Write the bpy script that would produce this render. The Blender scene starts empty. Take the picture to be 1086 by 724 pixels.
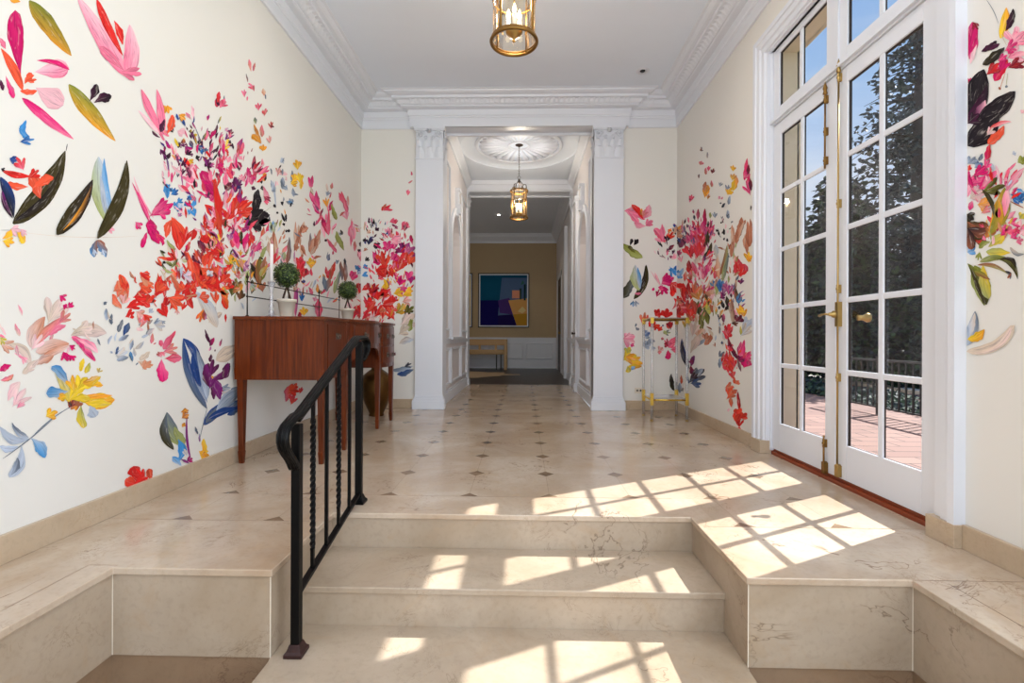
import bpy, bmesh, math, random
from mathutils import Vector, Matrix
S = bpy.context.scene
COL = S.collection
PI = math.pi

# ------------------------------------------------------------------ camera model
F = 509.0; YAW = 12/509.0; ROLL = 0.004; VH = 357.0; CH = 0.90
CAMR = Matrix.Rotation(YAW, 3, 'Z') @ Matrix.Rotation(PI/2, 3, 'X') @ Matrix.Rotation(ROLL, 3, 'Z')
def ray(u, v):
    return CAMR @ Vector(((u-543)/F, (VH-v)/F, -1.0))
def hit(u, v, ax, val):
    d = ray(u, v); o = Vector((0, 0, CH)); t = (val-o[ax])/d[ax]
    return o + d*t
cam = bpy.data.cameras.new('camera'); co = bpy.data.objects.new('camera', cam); COL.objects.link(co)
cam.sensor_width = 36; cam.lens = F/1086*36; cam.shift_y = -5/1086; cam.clip_start = 0.02; cam.clip_end = 300
co.matrix_world = Matrix.Translation((0, 0, CH)) @ CAMR.to_4x4()
S.camera = co

# ------------------------------------------------------------------ colours / materials
def lin(c):
    c /= 255.0
    return c/12.92 if c <= 0.04045 else ((c+0.055)/1.055)**2.4
def rgb(r, g, b): return (lin(r), lin(g), lin(b), 1.0)
MATS = {}
class NT:
    def __init__(s, name):
        s.m = bpy.data.materials.new(name); s.m.use_nodes = True
        s.t = s.m.node_tree; s.n = s.t.nodes; s.l = s.t.links
        s.b = s.n['Principled BSDF']; MATS[name] = s.m
    def new(s, typ, **kw):
        nd = s.n.new(typ)
        for k, v in kw.items():
            if hasattr(nd, k): setattr(nd, k, v)
        return nd
    def put(s, sock, v):
        if hasattr(v, 'is_output') or isinstance(v, bpy.types.NodeSocket): s.l.new(v, sock)
        else: sock.default_value = v
    def math(s, op, a, b=None, c=None):
        nd = s.n.new('ShaderNodeMath'); nd.operation = op
        s.put(nd.inputs[0], a)
        if b is not None: s.put(nd.inputs[1], b)
        if c is not None: s.put(nd.inputs[2], c)
        return nd.outputs[0]
    def mix(s, f, a, b, mode='MIX'):
        nd = s.n.new('ShaderNodeMix'); nd.data_type = 'RGBA'; nd.blend_type = mode
        s.put(nd.inputs[0], f); s.put(nd.inputs[6], a); s.put(nd.inputs[7], b)
        return nd.outputs[2]
    def noise(s, vec, scale, detail=4, rough=0.5, dist=0.0):
        nd = s.n.new('ShaderNodeTexNoise'); nd.inputs['Scale'].default_value = scale
        nd.inputs['Detail'].default_value = detail; nd.inputs['Roughness'].default_value = rough
        nd.inputs['Distortion'].default_value = dist
        if vec is not None: s.l.new(vec, nd.inputs['Vector'])
        return nd.outputs['Fac']
    def ramp(s, f, a, b):
        nd = s.n.new('ShaderNodeMapRange'); nd.inputs[1].default_value = a; nd.inputs[2].default_value = b
        s.l.new(f, nd.inputs[0]); return nd.outputs[0]
    def pos(s):
        return s.n.new('ShaderNodeNewGeometry').outputs['Position']
    def scalev(s, v, sc):
        nd = s.n.new('ShaderNodeVectorMath'); nd.operation = 'MULTIPLY'; s.l.new(v, nd.inputs[0]); nd.inputs[1].default_value = sc
        return nd.outputs[0]
    def bump(s, h, st, dist=0.01):
        nd = s.n.new('ShaderNodeBump'); nd.inputs['Strength'].default_value = st; nd.inputs['Distance'].default_value = dist
        s.l.new(h, nd.inputs['Height']); s.l.new(nd.outputs[0], s.b.inputs['Normal'])
def plain(name, c, rough=0.5, metal=0.0, var=0.04, sc=6.0, spec=0.5, bump=0.0):
    k = NT(name); p = k.pos(); f = k.noise(p, sc, 3)
    d = tuple(max(0, x*(1-var*2)) for x in c[:3])+(1,)
    k.l.new(k.mix(f, c, d), k.b.inputs['Base Color'])
    k.b.inputs['Roughness'].default_value = rough; k.b.inputs['Metallic'].default_value = metal
    k.b.inputs['Specular IOR Level'].default_value = spec
    if bump: k.bump(k.noise(p, sc*12, 3), bump, 0.002)
    return k.m

def marble(name, base, tint, vein, rough=0.25, tiles=False, dens=1.0):
    k = NT(name); p = k.pos()
    n1 = k.noise(p, 1.7, 5, 0.6, 0.6)
    n2 = k.noise(p, 9.0, 6, 0.65, 0.3)
    c = k.mix(k.ramp(n1, 0.35, 0.68), base, tint)
    c = k.mix(k.math('MULTIPLY', k.ramp(n2, 0.45, 0.75), 0.35), c, tuple(x*0.80 for x in base[:3])+(1,))
    n3 = k.noise(p, 42.0, 3, 0.6); c = k.mix(k.math('MULTIPLY', k.ramp(n3, .5, .72), .22), c, tuple(x*0.7 for x in tint[:3])+(1,))
    n4 = k.noise(p, 4.2, 5, 0.7, 1.2); c = k.mix(k.math('MULTIPLY', k.ramp(n4, .56, .66), .30*dens), c, (base[0]*.88, base[1]*.75, base[2]*.58, 1))
    # thin veins
    v1 = k.math('ABSOLUTE', k.math('SUBTRACT', k.noise(p, 1.9, 5, 0.62, 0.9), 0.5))
    m1 = k.math('SUBTRACT', 1.0, k.ramp(v1, 0.0, 0.007))
    g1 = k.ramp(k.noise(p, 2.3, 2), 0.50, 0.62)
    v2 = k.math('ABSOLUTE', k.math('SUBTRACT', k.noise(k.scalev(p, (1.3, 1.0, 1.2)), 4.5, 6, 0.7, 1.4), 0.5))
    m2 = k.math('SUBTRACT', 1.0, k.ramp(v2, 0.0, 0.012))
    g2 = k.ramp(k.noise(p, 3.1, 2, 0.5, 0.5), 0.56, 0.66)
    c = k.mix(k.math('MULTIPLY', k.math('MULTIPLY', m1, g1), 0.75*dens), c, vein)
    c = k.mix(k.math('MULTIPLY', k.math('MULTIPLY', m2, g2), 0.55*dens), c, tuple(min(1, x*1.3) for x in vein[:3])+(1,))
    if tiles:
        sp = k.new('ShaderNodeSeparateXYZ'); k.l.new(p, sp.inputs[0]); x, y = sp.outputs[0], sp.outputs[1]
        isn = k.math('LESS_THAN', y, 2.70)
        y2 = k.math('ADD', y, k.math('MULTIPLY', isn, 0.39))
        gx = k.math('DIVIDE', k.math('SUBTRACT', x, 0.150), 0.4545)
        gy = k.math('DIVIDE', k.math('SUBTRACT', y2, 2.70), 0.4585)
        fx = k.math('MULTIPLY', k.math('ABSOLUTE', k.math('SUBTRACT', gx, k.math('ROUND', gx))), 0.4545)
        fy = k.math('MULTIPLY', k.math('ABSOLUTE', k.math('SUBTRACT', gy, k.math('ROUND', gy))), 0.4585)
        ax = k.math('ABSOLUTE', k.math('ADD', x, 0.06))
        flank = k.math('MULTIPLY', k.math('GREATER_THAN', y, 2.309), k.math('GREATER_THAN', ax, 1.0))
        valid = k.math('MAXIMUM', k.math('GREATER_THAN', y, 2.699), flank)
        line = k.math('LESS_THAN', k.math('MINIMUM', fx, fy), 0.0011)
        dot = k.math('LESS_THAN', k.math('ADD', fx, fy), 0.055)
        tl = k.new('ShaderNodeTexWhiteNoise'); tl.noise_dimensions = '2D'
        cb = k.new('ShaderNodeCombineXYZ'); k.l.new(k.math('FLOOR', gx), cb.inputs[0]); k.l.new(k.math('FLOOR', gy), cb.inputs[1])
        k.l.new(cb.outputs[0], tl.inputs['Vector'])
        c = k.mix(k.math('MULTIPLY', k.math('MULTIPLY', tl.outputs['Value'], valid), 0.22), c, tuple(v*0.78 for v in tint[:3])+(1,))
        c = k.mix(k.math('MULTIPLY', k.math('MULTIPLY', line, valid), 0.55), c, rgb(120, 98, 74))
        c = k.mix(k.math('MULTIPLY', dot, valid), c, k.mix(k.ramp(n2, .3, .7), rgb(146, 122, 98), rgb(108, 88, 70)))
    k.l.new(c, k.b.inputs['Base Color'])
    k.b.inputs['Roughness'].default_value = rough
    k.b.inputs['Coat Weight'].default_value = 0.15; k.b.inputs['Coat Roughness'].default_value = 0.12
    return k.m

M = {}
M['floor'] = marble('marble_floor', rgb(203, 186, 166), rgb(176, 151, 124), rgb(108, 74, 46), 0.2, True)
M['stone'] = marble('marble_step', rgb(184, 167, 147), rgb(160, 140, 116), rgb(96, 74, 52), 0.32)
M['base'] = marble('marble_base', rgb(200, 180, 154), rgb(182, 158, 130), rgb(140, 104, 70), 0.35, dens=0.6)
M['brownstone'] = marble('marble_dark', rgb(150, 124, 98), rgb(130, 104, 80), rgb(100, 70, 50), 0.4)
M['white'] = plain('white_paint', rgb(228, 231, 238), 0.38, var=0.01)
M['ceil'] = plain('ceiling_paint', rgb(232, 239, 249), 0.7, var=0.01)
M['paper'] = plain('wallpaper_cream', rgb(233, 230, 223), 0.65, var=0.012, sc=2)
M['panel'] = plain('corridor_paint', rgb(226, 220, 220), 0.45, var=0.012)
M['tan'] = plain('tan_wall', rgb(184, 160, 124), 0.6, var=0.03)
M['iron'] = plain('black_iron', rgb(5, 5, 6), 0.42, 0.0, var=0.2, spec=0.16, bump=0.05)
M['ironred'] = plain('worn_iron', rgb(58, 24, 20), 0.5, 0.1, var=0.3, sc=40)
M['brass'] = plain('brass', rgb(186, 156, 96), 0.3, 1.0, var=0.12, sc=30)
M['goldbrass'] = plain('polished_brass', rgb(232, 196, 90), 0.25, 0.9, var=0.1, sc=20)
M['agedbrass'] = plain('aged_brass', rgb(150, 112, 58), 0.38, 0.9, var=0.2, sc=20)
M['urnbrass'] = plain('brown_brass', rgb(122, 88, 44), 0.32, 0.85, var=0.35, sc=9)
M['darkmetal'] = plain('dark_bronze', rgb(58, 46, 36), 0.4, 0.7, var=0.2)
M['pewter'] = plain('pewter', rgb(110, 98, 88), 0.4, 0.8, var=0.2, sc=60)
M['darkframe'] = plain('dark_window_lining', rgb(44, 34, 30), 0.5, var=0.1)
M['sillwood'] = plain('red_sill_wood', rgb(150, 66, 34), 0.35, var=0.12, sc=14)
M['candle'] = plain('candle_wax', rgb(240, 238, 235), 0.5, var=0.01)
M['pot'] = plain('pale_clay', rgb(214, 204, 186), 0.7, var=0.06, sc=20)
M['soil'] = plain('soil', rgb(60, 45, 34), 0.9, var=0.3, sc=80)
M['bark'] = plain('bark', rgb(84, 66, 50), 0.85, var=0.3, sc=50, bump=0.5)
M['treebark'] = plain('tree_bark', rgb(74, 62, 58), 0.9, var=0.3, sc=6, bump=0.5)
M['darkfloor'] = plain('dark_wood_floor', rgb(48, 40, 38), 0.35, var=0.2, sc=3)
M['hide'] = plain('cream_hide', rgb(214, 186, 150), 0.9, var=0.2, sc=5)
M['benchwood'] = plain('pale_bench_wood', rgb(206, 168, 118), 0.5, var=0.1)
M['stucco'] = plain('cream_stucco', rgb(222, 204, 176), 0.8, var=0.04, sc=30, bump=0.3)
M['grass'] = plain('lawn', rgb(92, 150, 40), 0.9, var=0.3, sc=9, bump=0.6)
M['curb'] = plain('stone_curb', rgb(206, 198, 184), 0.8, var=0.1)
M['plate'] = plain('cream_plastic', rgb(228, 218, 200), 0.45, var=0.01)
M['black'] = plain('black_detail', rgb(20, 18, 18), 0.5, var=0.1)

def wood(name, c1, c2, axis_scale, rough=0.28):
    k = NT(name); p = k.scalev(k.pos(), axis_scale)
    n = k.noise(p, 1.0, 6, 0.65, 0.5); n2 = k.noise(k.pos(), 4.0, 2)
    c = k.mix(k.ramp(n, .35, .65), c1, c2)
    c = k.mix(k.math('MULTIPLY', n2, .35), c, tuple(v*.6 for v in c2[:3])+(1,))
    k.l.new(c, k.b.inputs['Base Color']); k.b.inputs['Roughness'].default_value = rough
    k.b.inputs['Coat Weight'].default_value = 0.0; k.b.inputs['Specular IOR Level'].default_value = .3
    return k.m
M['mahogany'] = wood('mahogany', rgb(118, 50, 8), rgb(76, 28, 4), (60, 60, 2.5))
M['mahoganyh'] = wood('mahogany_top', rgb(124, 58, 20), rgb(80, 34, 12), (40, 3, 40))

def leafmat(name, a, b, rough=0.55, trans=0.0):
    k = NT(name)
    at = k.new('ShaderNodeAttribute'); at.attribute_name = 'rnd'
    k.l.new(k.mix(at.outputs['Fac'], a, b), k.b.inputs['Base Color'])
    k.b.inputs['Roughness'].default_value = rough
    return k.m
M['box'] = leafmat('boxwood_leaf', rgb(20, 42, 14), rgb(104, 128, 52))
M['needle'] = leafmat('conifer_needle', rgb(22, 30, 42), rgb(84, 94, 92), 0.6)
M['hedge'] = leafmat('evergreen_leaf', rgb(14, 24, 34), rgb(60, 84, 50), 0.6)

def glassmat(name, tint, refl, rough=.02, edge_white=0):
    k = NT(name); n = k.n; n.remove(k.b); out = n['Material Output']
    tr = n.new('ShaderNodeBsdfTransparent'); tr.inputs[0].default_value = tint
    gl = n.new('ShaderNodeBsdfGlossy'); gl.inputs['Roughness'].default_value = rough
    fr = n.new('ShaderNodeFresnel'); fr.inputs[0].default_value = 1.45
    mu = n.new('ShaderNodeMath'); mu.operation = 'MULTIPLY'; mu.inputs[1].default_value = refl; k.l.new(fr.outputs[0], mu.inputs[0])
    mx = n.new('ShaderNodeMixShader'); k.l.new(mu.outputs[0], mx.inputs[0]); k.l.new(tr.outputs[0], mx.inputs[1]); k.l.new(gl.outputs[0], mx.inputs[2])
    last = mx
    if edge_white:  # white diffuse stands in for light caught by clear edges
        df = n.new('ShaderNodeBsdfDiffuse'); df.inputs[0].default_value = (.92, .93, .96, 1); m2 = n.new('ShaderNodeMixShader'); m2.inputs[0].default_value = edge_white
        k.l.new(mx.outputs[0], m2.inputs[1]); k.l.new(df.outputs[0], m2.inputs[2]); last = m2
    k.l.new(last.outputs[0], out.inputs[0]); return k.m
M['glass'] = glassmat('window_glass', (.97, .98, .98, 1), 0.12)
M['lampglass'] = glassmat('lamp_glass', (1, .95, .85, 1), 0.8)
M['acrylic'] = glassmat('clear_acrylic', (.98, .98, .99, 1), 2.0, .2, .22)
def emis(name, c, st):
    k = NT(name); k.b.inputs['Base Color'].default_value = c
    k.b.inputs['Emission Color'].default_value = c; k.b.inputs['Emission Strength'].default_value = st; return k.m
M['bulb'] = emis('lit_bulb', (1, .80, .50, 1), 7.0)
M['spot'] = emis('lit_spot', (1, .93, .8, 1), 12.0)

# brick terrace
k = NT('brick_terrace'); bt = k.new('ShaderNodeTexBrick'); k.l.new(k.pos(), bt.inputs['Vector'])
bt.inputs['Scale'].default_value = 1.0; bt.inputs['Brick Width'].default_value = .42; bt.inputs['Row Height'].default_value = .21
bt.inputs['Mortar Size'].default_value = .008
bt.inputs['Color1'].default_value = rgb(146, 114, 102); bt.inputs['Color2'].default_value = rgb(130, 100, 90); bt.inputs['Mortar'].default_value = rgb(76, 62, 58)
k.l.new(bt.outputs['Color'], k.b.inputs['Base Color']); k.b.inputs['Roughness'].default_value = .8; M['terrace'] = k.m

# painted strokes of the mural
k = NT('mural_paint')
ca = k.new('ShaderNodeAttribute'); ca.attribute_name = 'paint'
uv = k.new('ShaderNodeUVMap'); uv.uv_map = 'stroke'
st = k.noise(k.scalev(uv.outputs[0], (.045, .62, 1.0)), 1.0, 3, 0.6, 0.5)
st2 = k.noise(k.scalev(uv.outputs[0], (.07, .40, 1.0)), 1.0, 2, 0.5, 0.8)
dk = k.mix(1.0, ca.outputs['Color'], (.52, .50, .56, 1), 'MULTIPLY')
c = k.mix(k.math('MULTIPLY', k.ramp(st, .50, .66), .8), ca.outputs['Color'], dk)
c = k.mix(k.math('MULTIPLY', k.ramp(st2, .58, .74), .34), c, rgb(236, 226, 214))
k.l.new(c, k.b.inputs['Base Color']); k.b.inputs['Roughness'].default_value = .7; k.b.inputs['Specular IOR Level'].default_value = .15
M['mural'] = k.m

# ------------------------------------------------------------------ mesh builder
class MB:
    def __init__(s): s.v = []; s.f = []; s.mi = []; s.sm = []
    def add(s, vs, fs, mi=0, smooth=False):
        o = len(s.v); s.v += [tuple(p) for p in vs]
        for f in fs: s.f.append([i+o for i in f]); s.mi.append(mi); s.sm.append(smooth)
        return s
    def box(s, x0, x1, y0, y1, z0, z1, mi=0):
        vs = [(x0,y0,z0),(x1,y0,z0),(x1,y1,z0),(x0,y1,z0),(x0,y0,z1),(x1,y0,z1),(x1,y1,z1),(x0,y1,z1)]
        return s.add(vs, [(0,3,2,1),(4,5,6,7),(0,1,5,4),(1,2,6,5),(2,3,7,6),(3,0,4,7)], mi)
    def prism(s, poly, z0, z1, mi=0, fn=None):
        n = len(poly); fn = fn or (lambda a, b, c: (a, b, c))
        area = sum(poly[i][0]*poly[(i+1) % n][1]-poly[(i+1) % n][0]*poly[i][1] for i in range(n))
        if area < 0: poly = poly[::-1]
        vs = [fn(a, b, z0) for a, b in poly]+[fn(a, b, z1) for a, b in poly]
        fs = [tuple(range(n))[::-1], tuple(range(n, 2*n))]+[(i, (i+1) % n, n+(i+1) % n, n+i) for i in range(n)]
        return s.add(vs, fs, mi)
    def lathe(s, prof, cx=0, cy=0, cz=0, n=24, mi=0, smooth=True, sx=1, sy=1, cap=True):
        vs = []; fs = []; m = len(prof)
        for r, z in prof:
            for i in range(n):
                a = 2*PI*i/n; vs.append((cx+r*sx*math.cos(a), cy+r*sy*math.sin(a), cz+z))
        for j in range(m-1):
            for i in range(n): fs.append((j*n+i, j*n+(i+1) % n, (j+1)*n+(i+1) % n, (j+1)*n+i))
        if cap and prof[0][0] > 1e-5: fs.append(tuple(range(n))[::-1])
        if prof[-1][0] > 1e-5: fs.append(tuple(range((m-1)*n, m*n)))
        return s.add(vs, fs, mi, smooth)
    def tube(s, pts, r, n=8, mi=0, closed=False, smooth=True):
        P = [Vector(p) for p in pts]; m = len(P); R = r if isinstance(r, (list, tuple)) else [r]*m
        vs = []; fs = []; nrm = None
        for i in range(m):
            a = P[i-1] if (i > 0 or closed) else P[i]; b = P[(i+1) % m] if (i < m-1 or closed) else P[i]
            t = (b-a).normalized()
            if nrm is None:
                nrm = t.orthogonal().normalized()
            else:
                nrm = (nrm - t*nrm.dot(t))
                nrm = nrm.normalized() if nrm.length > 1e-6 else t.orthogonal().normalized()
            bn = t.cross(nrm)
            for q in range(n):
                a_ = 2*PI*q/n; vs.append(P[i]+(nrm*math.cos(a_)+bn*math.sin(a_))*R[i])
        rng = m if closed else m-1
        for i in range(rng):
            j = (i+1) % m
            for q in range(n): fs.append((i*n+q, i*n+(q+1) % n, j*n+(q+1) % n, j*n+q))
        if not closed: fs.append(tuple(range(n))[::-1]); fs.append(tuple(range((m-1)*n, m*n)))
        return s.add(vs, fs, mi, smooth)
    def ring(s, cx, cy, cz, R, r, n=40, k=8, mi=0, sy=1.0):
        return s.tube([(cx+R*math.cos(2*PI*i/n), cy+R*sy*math.sin(2*PI*i/n), cz) for i in range(n)], r, k, mi, True)
    def section(s, pts, sec, mi=0, smooth=False):
        # sec: list of (side along +X, normal) ; path lies in a YZ plane
        P = [Vector(p) for p in pts]; m = len(P); n = len(sec); vs = []; fs = []
        for i in range(m):
            t = (P[min(i+1, m-1)]-P[max(i-1, 0)]).normalized(); nn = Vector((1, 0, 0)).cross(t).normalized()
            for a, b in sec: vs.append(P[i]+Vector((1, 0, 0))*a+nn*b)
        for i in range(m-1):
            for q in range(n): fs.append((i*n+q, i*n+(q+1) % n, (i+1)*n+(q+1) % n, (i+1)*n+q))
        fs.append(tuple(range(n))[::-1]); fs.append(tuple(range((m-1)*n, m*n)))
        return s.add(vs, fs, mi, smooth)
    def build(s, name, mats, parent=None, bevel=0, label=None, auto=True):
        me = bpy.data.meshes.new(name); me.from_pydata(s.v, [], s.f)
        for m in (mats if isinstance(mats, (list, tuple)) else [mats]): me.materials.append(M[m] if isinstance(m, str) else m)
        for p, mi, sm in zip(me.polygons, s.mi, s.sm): p.material_index = mi; p.use_smooth = sm
        bm = bmesh.new(); bm.from_mesh(me); bmesh.ops.recalc_face_normals(bm, faces=bm.faces); bm.to_mesh(me); bm.free()
        o = bpy.data.objects.new(name, me); COL.objects.link(o)
        if parent: 
            o.parent = parent; o.matrix_parent_inverse = Matrix.Translation(-Vector(parent.location)) if parent.type == 'EMPTY' and not parent.parent else Matrix.Identity(4)
            if parent.type == 'MESH': o.matrix_parent_inverse = Matrix.Identity(4)
        if bevel:
            b = o.modifiers.new('bevel', 'BEVEL'); b.width = bevel; b.segments = 2; b.limit_method = 'ANGLE'
        if label: o['label'] = label
        return o
def empty(name, loc, label=None, cat=None, group=None, kind=None):
    o = bpy.data.objects.new(name, None); COL.objects.link(o); o.location = loc; o.empty_display_size = .05
    return tag(o, label, cat, group, kind)
def tag(o, label=None, cat=None, group=None, kind=None):
    if label: o['label'] = label
    if cat: o['category'] = cat
    if group: o['group'] = group
    if kind: o['kind'] = kind
    return o
def struct(mb, name, mats, bevel=0):
    return tag(mb.build(name, mats, bevel=bevel), kind='structure')
def copy_tree(o, parent=None):
    c = o.copy(); COL.objects.link(c)
    if parent: c.parent = parent
    for ch in list(o.children): copy_tree(ch, c)
    return c
def sweep(mb, path, prof, fn, closed=False, mi=0, side=1, smooth=False):
    """profile (o,h) swept along a 2D path with mitred corners; o to the left of travel * side; fn(a,b,h)->xyz"""
    n = len(path); m = len(prof); vs = []; fs = []
    for i in range(n):
        p = Vector(path[i]); d0 = d1 = None
        if i > 0 or closed: d0 = (p-Vector(path[i-1])).normalized()
        if i < n-1 or closed: d1 = (Vector(path[(i+1) % n])-p).normalized()
        d0 = d0 or d1; d1 = d1 or d0
        n0 = Vector((-d0.y, d0.x)); n1 = Vector((-d1.y, d1.x)); mm = (n0+n1).normalized(); mm /= max(.2, mm.dot(n0))
        for o_, h in prof: q = p+mm*o_*side; vs.append(fn(q.x, q.y, h))
    for i in range(n if closed else n-1):
        j = (i+1) % n
        for q in range(m-1): fs.append((i*m+q, i*m+q+1, j*m+q+1, j*m+q))
    if not closed: fs.append(tuple(range(m))); fs.append(tuple(range((n-1)*m, n*m))[::-1])
    mb.add(vs, fs, mi, smooth)
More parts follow.
